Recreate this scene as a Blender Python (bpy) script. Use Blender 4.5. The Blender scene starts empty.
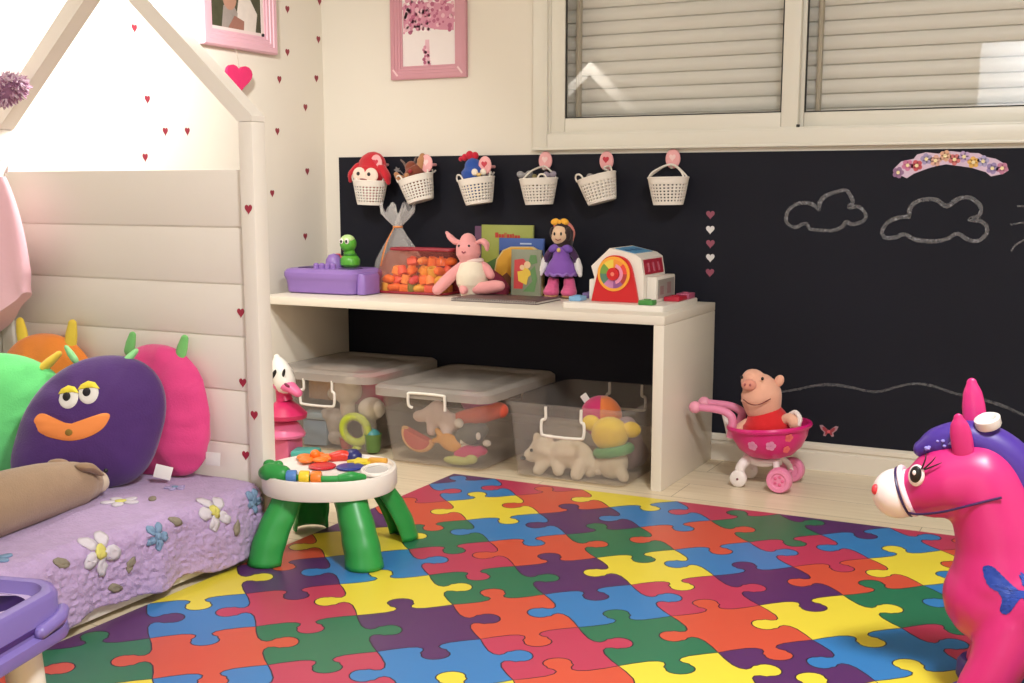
import bpy, bmesh, math, random
from mathutils import Vector, Matrix, Euler, noise
from mathutils.geometry import tessellate_polygon
random.seed(7)
PI = math.pi
scn = bpy.context.scene
COL = scn.collection

# ------------------------------------------------------------------ materials
def lin(c):
    c = c / 255.0
    return c / 12.92 if c <= 0.04045 else ((c + 0.055) / 1.055) ** 2.4
def rgb(c): return (lin(c[0]), lin(c[1]), lin(c[2]), 1.0)
MATS = {}
def M(name, col, rough=0.5, var=0.05, scale=18.0, bump=0.0, bscale=120.0, sheen=0.0, coat=0.0, metal=0.0, spec=0.5, emit=None, estr=0.0, sss=0.0):
    if name in MATS: return MATS[name]
    m = bpy.data.materials.new(name); m.use_nodes = True
    nt = m.node_tree; b = nt.nodes['Principled BSDF']
    c = rgb(col)
    tc = nt.nodes.new('ShaderNodeTexCoord')
    nz = nt.nodes.new('ShaderNodeTexNoise'); nz.inputs['Scale'].default_value = scale; nz.inputs['Detail'].default_value = 3
    nt.links.new(tc.outputs['Object'], nz.inputs['Vector'])
    mx = nt.nodes.new('ShaderNodeMix'); mx.data_type = 'RGBA'
    mx.inputs['A'].default_value = tuple(max(0, v * (1 - var)) for v in c[:3]) + (1,)
    mx.inputs['B'].default_value = tuple(min(1, v * (1 + var)) for v in c[:3]) + (1,)
    nt.links.new(nz.outputs['Fac'], mx.inputs['Factor'])
    nt.links.new(mx.outputs['Result'], b.inputs['Base Color'])
    b.inputs['Roughness'].default_value = rough
    b.inputs['Metallic'].default_value = metal
    b.inputs['Specular IOR Level'].default_value = spec
    b.inputs['Sheen Weight'].default_value = sheen
    b.inputs['Coat Weight'].default_value = coat
    if sss:
        b.inputs['Subsurface Weight'].default_value = sss; b.inputs['Subsurface Scale'].default_value = 0.02
    if bump:
        n2 = nt.nodes.new('ShaderNodeTexNoise'); n2.inputs['Scale'].default_value = bscale; n2.inputs['Detail'].default_value = 2
        nt.links.new(tc.outputs['Object'], n2.inputs['Vector'])
        bp = nt.nodes.new('ShaderNodeBump'); bp.inputs['Strength'].default_value = bump; bp.inputs['Distance'].default_value = 0.004
        nt.links.new(n2.outputs['Fac'], bp.inputs['Height']); nt.links.new(bp.outputs['Normal'], b.inputs['Normal'])
    if emit:
        b.inputs['Emission Color'].default_value = rgb(emit); b.inputs['Emission Strength'].default_value = estr
    MATS[name] = m
    return m
def clear(name, tint, alpha, rough=0.1, body=(235, 235, 235)):
    """clear plastic or glass: mostly transparent with a glossy, faintly milky body"""
    if name in MATS: return MATS[name]
    m = bpy.data.materials.new(name); m.use_nodes = True
    nt = m.node_tree; b = nt.nodes['Principled BSDF']; out = nt.nodes['Material Output']
    b.inputs['Base Color'].default_value = rgb(body); b.inputs['Roughness'].default_value = rough
    t = nt.nodes.new('ShaderNodeBsdfTransparent'); t.inputs['Color'].default_value = rgb(tint)
    mx = nt.nodes.new('ShaderNodeMixShader')
    nz = nt.nodes.new('ShaderNodeTexNoise'); nz.inputs['Scale'].default_value = 14
    mr = nt.nodes.new('ShaderNodeMapRange'); mr.inputs['To Min'].default_value = alpha * 0.85; mr.inputs['To Max'].default_value = alpha * 1.15
    tc = nt.nodes.new('ShaderNodeTexCoord')
    nt.links.new(tc.outputs['Object'], nz.inputs['Vector'])
    nt.links.new(nz.outputs['Fac'], mr.inputs['Value']); nt.links.new(mr.outputs['Result'], mx.inputs['Fac'])
    nt.links.new(t.outputs['BSDF'], mx.inputs[1]); nt.links.new(b.outputs['BSDF'], mx.inputs[2])
    nt.links.new(mx.outputs['Shader'], out.inputs['Surface'])
    MATS[name] = m
    return m
def glass_mat():
    m = bpy.data.materials.new('window_glass'); m.use_nodes = True
    nt = m.node_tree; out = nt.nodes['Material Output']
    t = nt.nodes.new('ShaderNodeBsdfTransparent'); g = nt.nodes.new('ShaderNodeBsdfGlossy'); g.inputs['Roughness'].default_value = 0.0
    f = nt.nodes.new('ShaderNodeFresnel'); f.inputs['IOR'].default_value = 1.55
    ge = nt.nodes.new('ShaderNodeNewGeometry'); mr = nt.nodes.new('ShaderNodeMapRange')
    mr.inputs['To Min'].default_value = 1.55; mr.inputs['To Max'].default_value = 1 / 1.55
    nt.links.new(ge.outputs['Backfacing'], mr.inputs['Value']); nt.links.new(mr.outputs['Result'], f.inputs['IOR'])
    mx = nt.nodes.new('ShaderNodeMixShader')
    nt.links.new(f.outputs['Fac'], mx.inputs['Fac']); nt.links.new(t.outputs['BSDF'], mx.inputs[1]); nt.links.new(g.outputs['BSDF'], mx.inputs[2])
    nt.links.new(mx.outputs['Shader'], out.inputs['Surface'])
    return m

# ------------------------------------------------------------------ mesh builder
def catmull(pts, k=6, closed=False):
    P = [Vector(p) for p in pts]; n = len(P); out = []
    rng = range(n) if closed else range(n - 1)
    for i in rng:
        p1, p2 = P[i], P[(i + 1) % n]
        p0 = P[i - 1] if (closed or i > 0) else p1 * 2 - p2
        p3 = P[(i + 2) % n] if (closed or i + 2 < n) else p2 * 2 - p1
        for j in range(k):
            t = j / k
            out.append(0.5 * ((2 * p1) + (p2 - p0) * t + (2 * p0 - 5 * p1 + 4 * p2 - p3) * t * t + (3 * p1 - p0 - 3 * p2 + p3) * t ** 3))
    if not closed: out.append(P[-1])
    return out
def TR(loc=(0, 0, 0), rot=(0, 0, 0), sc=(1, 1, 1)):
    if not hasattr(sc, '__len__'): sc = (sc,) * 3
    return Matrix.Translation(Vector(loc)) @ Euler([math.radians(a) for a in rot]).to_matrix().to_4x4() @ Matrix.Diagonal((*sc, 1))
def frame(o, u, v, n):
    return Matrix(((u[0], v[0], n[0], o[0]), (u[1], v[1], n[1], o[1]), (u[2], v[2], n[2], o[2]), (0, 0, 0, 1)))
def on_back(x, z, y=4.2105): return frame((x, y, z), (1, 0, 0), (0, 0, 1), (0, -1, 0))      # flat things facing -Y
def on_left(y, z, x=-3.0355): return frame((x, y, z), (0, 1, 0), (0, 0, 1), (1, 0, 0))      # flat things facing +X

class MB:
    def __init__(s, mat=None):
        s.v = []; s.f = []; s.m = []; s.sm = []; s.mats = []; s.cur = mat
    def raw(s, vs, fs, mat=None, smooth=True, X=None):
        mat = mat or s.cur
        if mat not in s.mats: s.mats.append(mat)
        k = s.mats.index(mat); o = len(s.v)
        s.v += [tuple(X @ Vector(p)) if X is not None else tuple(p) for p in vs]
        for f in fs: s.f.append([i + o for i in f]); s.m.append(k); s.sm.append(smooth)
        return s
    def frombm(s, bm, mat, smooth, X):
        bm.verts.index_update()
        r = s.raw([v.co for v in bm.verts], [[v.index for v in f.verts] for f in bm.faces], mat, smooth, X); bm.free(); return r
    def box(s, x0, x1, y0, y1, z0, z1, bev=0.0, mat=None, X=None, seg=2):
        bm = bmesh.new(); bmesh.ops.create_cube(bm, size=1)
        for v in bm.verts: v.co = Vector(((x0 + x1) / 2 + v.co.x * (x1 - x0), (y0 + y1) / 2 + v.co.y * (y1 - y0), (z0 + z1) / 2 + v.co.z * (z1 - z0)))
        if bev: bmesh.ops.bevel(bm, geom=list(bm.edges), offset=bev, segments=seg, affect='EDGES', profile=0.5)
        return s.frombm(bm, mat, bool(bev), X)
    def ell(s, c, r, rot=(0, 0, 0), mat=None, X=None, u=20, v=12):
        if not hasattr(r, '__len__'): r = (r,) * 3
        bm = bmesh.new(); bmesh.ops.create_uvsphere(bm, u_segments=u, v_segments=v, radius=1)
        T = TR(c, rot, r)
        return s.frombm(bm, mat, True, (X @ T) if X is not None else T)
    def tube(s, pts, r, n=10, mat=None, closed=False, smooth=0, X=None, flat=1.0, cap=True, round_cap=False):
        if smooth: 
            rr = r if hasattr(r, '__len__') else [r] * len(pts)
            q = catmull([(*p, 0) for p in pts] if False else pts, smooth, closed)
            m = len(q)
            def ri(i):
                t = i / smooth; a = int(t); b = (a + 1) % len(rr) if closed else min(a + 1, len(rr) - 1); a = a % len(rr) if closed else min(a, len(rr) - 1)
                return rr[a] + (rr[b] - rr[a]) * (t - int(t))
            R = [ri(i) for i in range(m)]; P = q
        else:
            P = [Vector(p) for p in pts]; R = list(r) if hasattr(r, '__len__') else [r] * len(P)
        N = len(P)
        if round_cap and not closed:
            d0 = (P[0] - P[1]).normalized(); d1 = (P[-1] - P[-2]).normalized()
            pre = [(P[0] + d0 * R[0] * math.sin(a), R[0] * math.cos(a)) for a in (1.45, 1.1, 0.7, 0.35)]
            post = [(P[-1] + d1 * R[-1] * math.sin(a), R[-1] * math.cos(a)) for a in (0.35, 0.7, 1.1, 1.45)]
            P = [p for p, _ in pre] + P + [p for p, _ in post]; R = [x for _, x in pre] + R + [x for _, x in post]; N = len(P)
        vs = []; fs = []; up = None
        for i in range(N):
            a = P[i - 1] if (i > 0 or closed) else P[i]; b = P[(i + 1) % N] if (i < N - 1 or closed) else P[i]
            t = (b - a)
            t = t.normalized() if t.length > 1e-9 else Vector((0, 0, 1))
            if up is None:
                up = Vector((0, 0, 1)) if abs(t.z) < 0.9 else Vector((0, 1, 0))
            u = t.cross(up)
            if u.length < 1e-6: u = t.orthogonal()
            u.normalize(); w = u.cross(t).normalized(); up = w
            for k in range(n):
                an = 2 * PI * k / n
                vs.append(P[i] + u * math.cos(an) * R[i] + w * math.sin(an) * R[i] * flat)
        for i in range(N if closed else N - 1):
            j = (i + 1) % N
            for k in range(n):
                l = (k + 1) % n
                fs.append([i * n + k, i * n + l, j * n + l, j * n + k])
        if cap and not closed:
            fs.append(list(range(n))[::-1]); fs.append([(N - 1) * n + k for k in range(n)])
        return s.raw(vs, fs, mat, True, X)
    def cyl(s, p0, p1, r0, r1=None, n=20, mat=None, X=None):
        return s.tube([p0, p1], [r0, r0 if r1 is None else r1], n, mat, X=X)
    def lathe(s, prof, n=28, mat=None, X=None, sy=1.0, caps=True):
        vs = []; fs = []
        for r, z in prof:
            for k in range(n):
                a = 2 * PI * k / n; vs.append((r * math.cos(a), r * math.sin(a) * sy, z))
        for i in range(len(prof) - 1):
            for k in range(n):
                l = (k + 1) % n; fs.append([i * n + k, i * n + l, (i + 1) * n + l, (i + 1) * n + k])
        if caps:
            if prof[0][0] > 1e-6: fs.append(list(range(n))[::-1])
            if prof[-1][0] > 1e-6: fs.append([(len(prof) - 1) * n + k for k in range(n)])
        return s.raw(vs, fs, mat, True, X)
    def prism(s, poly, t, mat=None, X=None, z0=0.0):
        n = len(poly)
        ar = sum(poly[i][0] * poly[(i + 1) % n][1] - poly[(i + 1) % n][0] * poly[i][1] for i in range(n))
        if ar < 0: poly = poly[::-1]
        vs = [(p[0], p[1], z0) for p in poly] + [(p[0], p[1], z0 + t) for p in poly]
        tri = tessellate_polygon([[Vector((p[0], p[1], 0)) for p in poly]])
        fs = []
        for a, b, c in tri:
            ar2 = (poly[b][0] - poly[a][0]) * (poly[c][1] - poly[a][1]) - (poly[c][0] - poly[a][0]) * (poly[b][1] - poly[a][1])
            if ar2 < 0: b, c = c, b
            fs.append([a + n, b + n, c + n]); fs.append([c, b, a])
        for i in range(n):
            j = (i + 1) % n; fs.append([i, j, j + n, i + n])
        return s.raw(vs, fs, mat, False, X)
    def loops(s, L, mat=None, cap0=True, cap1=True, X=None, smooth=False):
        n = len(L[0]); vs = [p for l in L for p in l]; fs = []
        for i in range(len(L) - 1):
            for k in range(n):
                l = (k + 1) % n; fs.append([i * n + k, i * n + l, (i + 1) * n + l, (i + 1) * n + k])
        if cap0: fs.append(list(range(n))[::-1])
        if cap1: fs.append([(len(L) - 1) * n + k for k in range(n)])
        return s.raw(vs, fs, mat, smooth, X)
    def ribbon(s, pts, w, mat=None, closed=False, X=None, z=0.0003):
        """flat strip in the local XY plane"""
        P = [Vector((p[0], p[1])) for p in pts]; N = len(P); vs = []; fs = []
        W = w if hasattr(w, '__len__') else [w] * N
        for i in range(N):
            a = P[i - 1] if (i or closed) else P[i]; b = P[(i + 1) % N] if (i < N - 1 or closed) else P[i]
            t = (b - a).normalized(); nn = Vector((-t.y, t.x)) * W[i] / 2
            vs += [(*(P[i] + nn), z), (*(P[i] - nn), z)]
        for i in range(N if closed else N - 1):
            j = (i + 1) % N; fs.append([2 * i, 2 * i + 1, 2 * j + 1, 2 * j])
        return s.raw(vs, fs, mat, False, X)
    def build(s, name, parent=None, loc=(0, 0, 0), rot=(0, 0, 0), remesh=0, smooth=0, solid=0, sub=0, disp=0, dscale=0.02):
        me = bpy.data.meshes.new(name)
        me.from_pydata(s.v, [], s.f)
        for m in s.mats: me.materials.append(m)
        me.polygons.foreach_set('material_index', s.m); me.polygons.foreach_set('use_smooth', s.sm)
        me.update()
        bm = bmesh.new(); bm.from_mesh(me); bmesh.ops.recalc_face_normals(bm, faces=bm.faces); bm.to_mesh(me); bm.free()
        if not remesh: me.set_sharp_from_angle(angle=math.radians(42))
        o = bpy.data.objects.new(name, me); COL.objects.link(o)
        o.location = loc; o.rotation_euler = [math.radians(a) for a in rot]
        if parent: o.parent = parent
        if remesh:
            r = o.modifiers.new('fuse', 'REMESH'); r.mode = 'VOXEL'; r.voxel_size = remesh; r.use_smooth_shade = True
        if smooth:
            r = o.modifiers.new('soft', 'SMOOTH'); r.factor = 0.5; r.iterations = smooth
        if solid:
            r = o.modifiers.new('thick', 'SOLIDIFY'); r.thickness = solid; r.offset = 0
        if sub:
            r = o.modifiers.new('sub', 'SUBSURF'); r.levels = sub; r.render_levels = sub
        if disp:
            tx = bpy.data.textures.new(name + '_bumps', 'CLOUDS'); tx.noise_scale = dscale
            r = o.modifiers.new('bumps', 'DISPLACE'); r.texture = tx; r.strength = disp; r.mid_level = 0.5
        return o

def thing(name, label, cat, loc=(0, 0, 0), rz=0, group=None, rot=None):
    o = bpy.data.objects.new(name, None); COL.objects.link(o); o.empty_display_size = 0.05
    o.location = loc; o.rotation_euler = [math.radians(a) for a in (rot or (0, 0, rz))]
    return tag(o, label, cat, group)
def tag(o, label, cat, group=None, kind=None):
    o['label'] = label; o['category'] = cat
    if group: o['group'] = group
    if kind: o['kind'] = kind
    return o
def struct(name, mb, **k):
    o = mb.build(name, **k); o['kind'] = 'structure'; return o
def lab(o, s): o['label'] = s; return o

def rr(x0, x1, y0, y1, r, z, n=5):
    out = []
    for cx, cy, a0 in ((x1 - r, y1 - r, 0), (x0 + r, y1 - r, 90), (x0 + r, y0 + r, 180), (x1 - r, y0 + r, 270)):
        for k in range(n):
            a = math.radians(a0 + 90 * k / (n - 1)); out.append((cx + r * math.cos(a), cy + r * math.sin(a), z))
    return out
def heart(w, h=None, n=28):
    h = h or w; out = []
    for k in range(n):
        t = 2 * PI * k / n
        out.append((16 * math.sin(t) ** 3 / 34 * w, (13 * math.cos(t) - 5 * math.cos(2 * t) - 2 * math.cos(3 * t) - math.cos(4 * t) + 2.5) / 30 * h))
    return out
def circ(r, n=24, cx=0, cy=0, ry=None):
    return [(cx + r * math.cos(2 * PI * k / n), cy + (ry or r) * math.sin(2 * PI * k / n)) for k in range(n)]

# shared materials
white_pl = M('white_plastic', (238, 232, 222), 0.35, 0.02)
black_pl = M('black_plastic', (22, 20, 22), 0.35, 0.05)

# ================================================================== THE ROOM
XL, XR, YB, YF, ZC = -3.036, 1.75, 4.215, -1.35, 2.5
wall_m = M('wall_paint', (228, 221, 208), 0.75, 0.012, 3)
trim_m = M('trim_paint', (222, 213, 198), 0.4, 0.01, 3)
frame_m = M('window_frame_paint', (222, 218, 206), 0.38, 0.012, 4)

# laminate floor: planks along X
fm = bpy.data.materials.new('laminate_floor'); fm.use_nodes = True
nt = fm.node_tree; b = nt.nodes['Principled BSDF']
tc = nt.nodes.new('ShaderNodeTexCoord')
br = nt.nodes.new('ShaderNodeTexBrick'); br.offset = 0.37
br.inputs['Scale'].default_value = 1.0; br.inputs['Brick Width'].default_value = 1.25; br.inputs['Row Height'].default_value = 0.19
br.inputs['Mortar Size'].default_value = 0.0012
br.inputs['Color1'].default_value = rgb((238, 223, 196)); br.inputs['Color2'].default_value = rgb((232, 216, 186)); br.inputs['Mortar'].default_value = rgb((150, 132, 105))
mp = nt.nodes.new('ShaderNodeMapping'); mp.inputs['Scale'].default_value = (1.2, 14, 1)
nz = nt.nodes.new('ShaderNodeTexNoise'); nz.inputs['Scale'].default_value = 3.0; nz.inputs['Detail'].default_value = 6
mx = nt.nodes.new('ShaderNodeMix'); mx.data_type = 'RGBA'; mx.blend_type = 'MULTIPLY'
cr = nt.nodes.new('ShaderNodeValToRGB'); cr.color_ramp.elements[0].color = (0.86, 0.83, 0.78, 1); cr.color_ramp.elements[0].position = 0.3; cr.color_ramp.elements[1].color = (1, 1, 1, 1); cr.color_ramp.elements[1].position = 0.65
nt.links.new(tc.outputs['Object'], br.inputs['Vector']); nt.links.new(tc.outputs['Object'], mp.inputs['Vector'])
nt.links.new(mp.outputs['Vector'], nz.inputs['Vector']); nt.links.new(nz.outputs['Fac'], cr.inputs['Fac'])
mx.inputs['Factor'].default_value = 0.8
nt.links.new(br.outputs['Color'], mx.inputs['A']); nt.links.new(cr.outputs['Color'], mx.inputs['B'])
nt.links.new(mx.outputs['Result'], b.inputs['Base Color']); b.inputs['Roughness'].default_value = 0.32
struct('floor', MB(fm).box(XL - .1, XR + .1, YF - .1, YB + .2, -0.1, 0))
struct('ceiling', MB(M('ceiling_paint', (244, 243, 240), 0.8, 0.01, 3)).box(XL - .1, XR + .1, YF - .1, YB + .2, ZC, ZC + .1))
struct('wall_left', MB(wall_m).box(XL - .1, XL, YF - .1, YB + .2, 0, ZC))
struct('wall_right', MB(wall_m).box(XR, XR + .1, YF - .1, YB + .2, 0, ZC))
DX0, DX1 = -1.05, -0.15
wf = MB(wall_m); wf.box(XL, DX0, YF - .1, YF, 0, ZC); wf.box(DX1, XR, YF - .1, YF, 0, ZC); wf.box(DX0, DX1, YF - .1, YF, 2.1, ZC)
struct('wall_front', wf)
hall = MB(M('hall_paint', (240, 240, 242), .8, .01, 3)); hall.box(-2.2, 1.0, YF - 1.35, YF - 1.25, 0, ZC); hall.box(-2.3, -2.2, YF - 1.35, YF - .1, 0, ZC); hall.box(1.0, 1.1, YF - 1.35, YF - .1, 0, ZC); hall.box(-2.3, 1.1, YF - 1.35, YF - .1, ZC, ZC + .1)  # unseen hall, added to give the window a bright reflection
struct('added_hall_walls', hall)
struct('added_hall_floor', MB(fm).box(-2.3, 1.1, YF - 1.35, YF - .1, -.1, 0))
WX0, WX1, WZ0, WZ1 = -1.985, -0.02, 1.20, 2.22
wb = MB(wall_m)
wb.box(XL, WX0, YB, YB + .2, 0, ZC); wb.box(WX1, XR, YB, YB + .2, 0, ZC)
wb.box(WX0, WX1, YB, YB + .2, 0, WZ0); wb.box(WX0, WX1, YB, YB + .2, WZ1, ZC)
struct('wall_back', wb)
bb = MB(trim_m)
bb.loops([[(x, YB - d, z) for d, z in ((0, 0), (.018, 0), (.018, .062), (.010, .066), (.010, .072), (.016, .076), (.016, .090), (.006, .099), (0, .099))] for x in (XL, XR)], cap0=True, cap1=True)
struct('baseboard_back', bb)
bl = MB(trim_m).box(XL, XL + .013, YF, 2.35, 0, .095, .003)
struct('baseboard_left', bl)
struct('baseboard_right', MB(trim_m).box(XR - .013, XR, YF, YB, 0, .095, .003))
# white frame of an unseen doorway, opened onto the added hall for its window reflection
dr = MB(trim_m); dr.box(DX0 - .06, DX0 + .01, YF - .11, YF + .015, 0, 2.16, .004); dr.box(DX1 - .01, DX1 + .06, YF - .11, YF + .015, 0, 2.16, .004); dr.box(DX0 + .01, DX1 - .01, YF - .11, YF + .015, 2.09, 2.16, .004)
d1 = struct('door_1', dr)

# ------------------------------------------------------------------ window
win = MB(frame_m)
def ringbox(mb, x0, x1, z0, z1, w, y0, y1, bev=.004, wb=None, wt=None):
    mb.box(x0, x0 + w, y0, y1, z0, z1, bev); mb.box(x1 - w, x1, y0, y1, z0, z1, bev)
    mb.box(x0 + w, x1 - w, y0, y1, z0, z0 + (wb or w), bev); mb.box(x0 + w, x1 - w, y0, y1, z1 - (wt or w), z1, bev)
ringbox(win, -2.045, 0.04, 1.142, 2.29, .062, YB - .022, YB + .04, .004)                   # outer casing
win.box(-2.047, 0.042, YB - .026, YB - .002, 1.142, 1.153, .003)                           # thin lip along the lower edge
ringbox(win, -1.985, -0.02, 1.198, 2.234, .012, YB - .012, YB + .09, .002)                 # inner reveal
w1 = struct('window_1', win)
gl = glass_mat(); gask = M('rubber_gasket', (38, 36, 32), .6, .05)
for nm, x0, x1, yy in (('sash', -1.975, -1.026, YB - .008), ('sash', -1.075, -0.03, YB + .03)):
    s_ = MB(frame_m); ringbox(s_, x0, x1, 1.205, 2.226, .060, yy, yy + .032, .005, wb=.056)
    so = s_.build('sash', w1)
    g_ = MB(gask); ringbox(g_, x0 + .060, x1 - .060, 1.261, 2.158, .004, yy + .004, yy + .014, 0); g_.build('gasket', so)
    MB(gl).box(x0 + .062, x1 - .062, yy + .012, yy + .016, 1.263, 2.156).build('glass_pane', so)
MB(gask).box(-1.030, -1.018, YB - .012, YB - .004, 1.206, 1.218, .002).build('stopper', w1)
sh = M('shutter_slats', (222, 219, 210), .45, .02, 6)
shm = MB(sh)
z = 1.18
prof = []
while z < 2.26:
    for k in range(7):
        t = k / 6; prof.append((YB + .112 - .012 * math.sin(PI * (.12 + .80 * t)), z + .044 * t))
    prof.append((YB + .118, z + .0455)); prof.append((YB + .118, z + .0485))
    z += .0497
vs = []; fs = []
for x in (WX0, WX1): vs += [(x, y, zz) for y, zz in prof]
n = len(prof)
for i in range(n - 1): fs.append([i, i + 1, n + i + 1, n + i])
shm.raw(vs, fs, sh, True)
shm.box(WX0, WX1, YB + .125, YB + .14, 1.17, 2.27)
so = shm.build('roller_shutter', w1)
rl = MB(M('shutter_rail', (176, 166, 146), .5, .03))
for x in (-1.905, -1.05, -0.985, -0.10): rl.box(x, x + .014, YB + .07, YB + .10, 1.2, 2.24, .002)
rl.build('shutter_rail', w1)

# ------------------------------------------------------------------ chalkboard with chalk drawings
cb_m = M('chalkboard_black', (25, 26, 36), 0.7, 0.16, 2.5, spec=.2)
cb = MB(cb_m).box(-2.962, XR, YB - .0045, YB - .0002, .099, 1.127).build('chalkboard')
tag(cb, 'long black chalkboard panel under the window with chalk clouds drawn on it', 'chalkboard')
ck = bpy.data.materials.new('chalk'); ck.use_nodes = True
nt = ck.node_tree; b = nt.nodes['Principled BSDF']; b.inputs['Base Color'].default_value = rgb((168, 168, 172)); b.inputs['Roughness'].default_value = .9
t = nt.nodes.new('ShaderNodeBsdfTransparent'); mx = nt.nodes.new('ShaderNodeMixShader'); nz = nt.nodes.new('ShaderNodeTexNoise'); nz.inputs['Scale'].default_value = 90; nz.inputs['Detail'].default_value = 4
tc = nt.nodes.new('ShaderNodeTexCoord'); mr = nt.nodes.new('ShaderNodeMapRange'); mr.inputs['From Min'].default_value = .3; mr.inputs['From Max'].default_value = .7; mr.inputs['To Min'].default_value = .10; mr.inputs['To Max'].default_value = .55
nt.links.new(tc.outputs['Object'], nz.inputs['Vector']); nt.links.new(nz.outputs['Fac'], mr.inputs['Value']); nt.links.new(mr.outputs['Result'], mx.inputs['Fac'])
nt.links.new(t.outputs['BSDF'], mx.inputs[1]); nt.links.new(b.outputs['BSDF'], mx.inputs[2]); nt.links.new(mx.outputs['Shader'], nt.nodes['Material Output'].inputs['Surface'])
BK = on_back(0, 0)
ck2 = ck.copy(); ck2.name = 'faint_chalk'
for nd in ck2.node_tree.nodes:
    if nd.type == 'MAP_RANGE': nd.inputs['To Min'].default_value = .04; nd.inputs['To Max'].default_value = .36
cl1 = [(-0.939, 0.925), (-0.96, 0.941), (-0.989, 0.949), (-1.021, 0.943), (-1.045, 0.925), (-1.055, 0.898), (-1.048, 0.875), (-1.022, 0.863), (-0.996, 0.874), (-0.982, 0.876), (-0.969, 0.858), (-0.932, 0.854), (-0.891, 0.854), (-0.86, 0.866), (-0.845, 0.884), (-0.825, 0.876), (-0.793, 0.885), (-0.78, 0.901), (-0.787, 0.92), (-0.807, 0.936), (-0.839, 0.934), (-0.826, 0.952), (-0.837, 0.976), (-0.853, 0.992), (-0.885, 0.986), (-0.917, 0.974), (-0.936, 0.956), (-0.941, 0.931)]
cl2 = [(-0.635, 0.905), (-0.674, 0.9), (-0.708, 0.882), (-0.724, 0.852), (-0.711, 0.832), (-0.677, 0.835), (-0.649, 0.845), (-0.614, 0.828), (-0.557, 0.823), (-0.513, 0.832), (-0.481, 0.85), (-0.447, 0.831), (-0.414, 0.828), (-0.391, 0.852), (-0.392, 0.875), (-0.412, 0.892), (-0.445, 0.897), (-0.418, 0.909), (-0.412, 0.932), (-0.426, 0.954), (-0.454, 0.969), (-0.487, 0.963), (-0.519, 0.94), (-0.553, 0.96), (-0.592, 0.962), (-0.625, 0.948), (-0.638, 0.924), (-0.637, 0.907)]
hill = [(-1.1, .266), (-1.049, 0.272), (-0.991, 0.286), (-0.921, 0.306), (-0.861, 0.312), (-0.8, 0.307), (-0.74, 0.298), (-0.698, 0.302), (-0.641, 0.324), (-0.593, 0.336), (-0.536, 0.334), (-0.463, 0.314), (-0.367, 0.298), (-0.297, 0.28), (-0.239, 0.258), (-.15, .24), (0.0, .235)]
def chalk(pts, w, name, closed=False, mat=None):
    q = catmull([(p[0], p[1], 0) for p in pts], 5, closed)
    W = [w * (.65 + .55 * abs(noise.noise(Vector((p.x * 9, p.y * 9, w * 300))))) for p in q]
    m = MB(mat or ck).ribbon([(p.x, p.y) for p in q], W, closed=closed, X=BK); return m
chalk(cl1, .0165, '', True).build('chalk_cloud', cb)
chalk(cl2, .0185, '', True).build('chalk_cloud', cb)
chalk(hill, .012, '', mat=ck2).build('chalk_hill_line', cb)
for pts in ([(-.303, .942), (-.262, .940), (-.23, .939)], [(-.319, .882), (-.299, .886), (-.25, .894)], [(-.312, .796), (-.301, .815), (-.275, .834), (-.25, .845)]):
    chalk(pts, .008, '').build('chalk_sun_ray', cb)
sun = [(-.17 + .075 * math.cos(a * PI / 8), .89 + .075 * math.sin(a * PI / 8)) for a in range(16)]
chalk(sun, .010, '', True).build('chalk_sun', cb)

# stickers on the chalkboard
pk_st = M('dusty_pink_sticker', (150, 78, 98), .5, .05); wh_st = M('white_sticker', (225, 222, 222), .5, .02)
names5 = ['topmost', 'second from top', 'middle', 'fourth from top', 'lowest']
for i, (x, z, m) in enumerate([(-1.332, .902, pk_st), (-1.331, .848, wh_st), (-1.329, .797, pk_st), (-1.328, .746, wh_st), (-1.328, .692, pk_st)]):
    o = MB(m).prism(heart(.034, .032), .0008).build('heart_sticker', loc=(0, 0, 0)); o.matrix_world = on_back(x, z)
    tag(o, '%s heart sticker, %s of the column on the chalkboard' % ('dusty pink' if m is pk_st else 'white', names5[i]), 'sticker', 'heart stickers on the chalkboard')
# arched floral sticker
arc = [(-0.697, 1.062), (-0.672, 1.088), (-0.633, 1.096), (-0.623, 1.11), (-0.595, 1.117), (-0.556, 1.112), (-0.518, 1.12), (-0.474, 1.114), (-0.43, 1.112), (-0.408, 1.10), (-0.376, 1.093), (-0.343, 1.073), (-0.336, 1.056), (-0.352, 1.045), (-0.388, 1.037), (-0.405, 1.051), (-0.449, 1.065), (-0.487, 1.071), (-0.529, 1.077), (-0.559, 1.072), (-0.586, 1.064), (-0.63, 1.047), (-0.652, 1.032), (-0.684, 1.047)]
a_ = MB(M('pale_lilac_sticker', (212, 186, 208), .45, .05)).prism([(x + .516, z - 1.07) for x, z in arc], .0008)
cols = [(150, 110, 150), (205, 120, 160), (200, 80, 90), (165, 150, 190), (216, 165, 150), (222, 170, 140), (205, 110, 110), (190, 160, 200), (228, 176, 90), (170, 160, 200), (150, 130, 180), (190, 120, 150)]
for i, c in enumerate(cols):
    tt = i / (len(cols) - 1); x = -.165 + .325 * tt; z = -.015 + .042 * math.sin(PI * tt) + (.008 if i % 2 else -.004)
    mm = M('sticker_bloom_%d' % i, c, .45, .1)
    for k in range(5): a_.prism(circ(.0085, 10, x + .011 * math.cos(k * 1.257 + i), z + .011 * math.sin(k * 1.257 + i)), .0012, mm)
    a_.prism(circ(.006, 10, x, z), .0016, M('sticker_eye', (240, 220, 170), .5))
o = a_.build('arch_sticker'); o.matrix_world = on_back(-.516, 1.07)
tag(o, 'arched pastel flower sticker at the top of the chalkboard above the chalk cloud', 'sticker')
bf = MB(M('butterfly_pale', (170, 130, 140), .5, .05))
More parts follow.
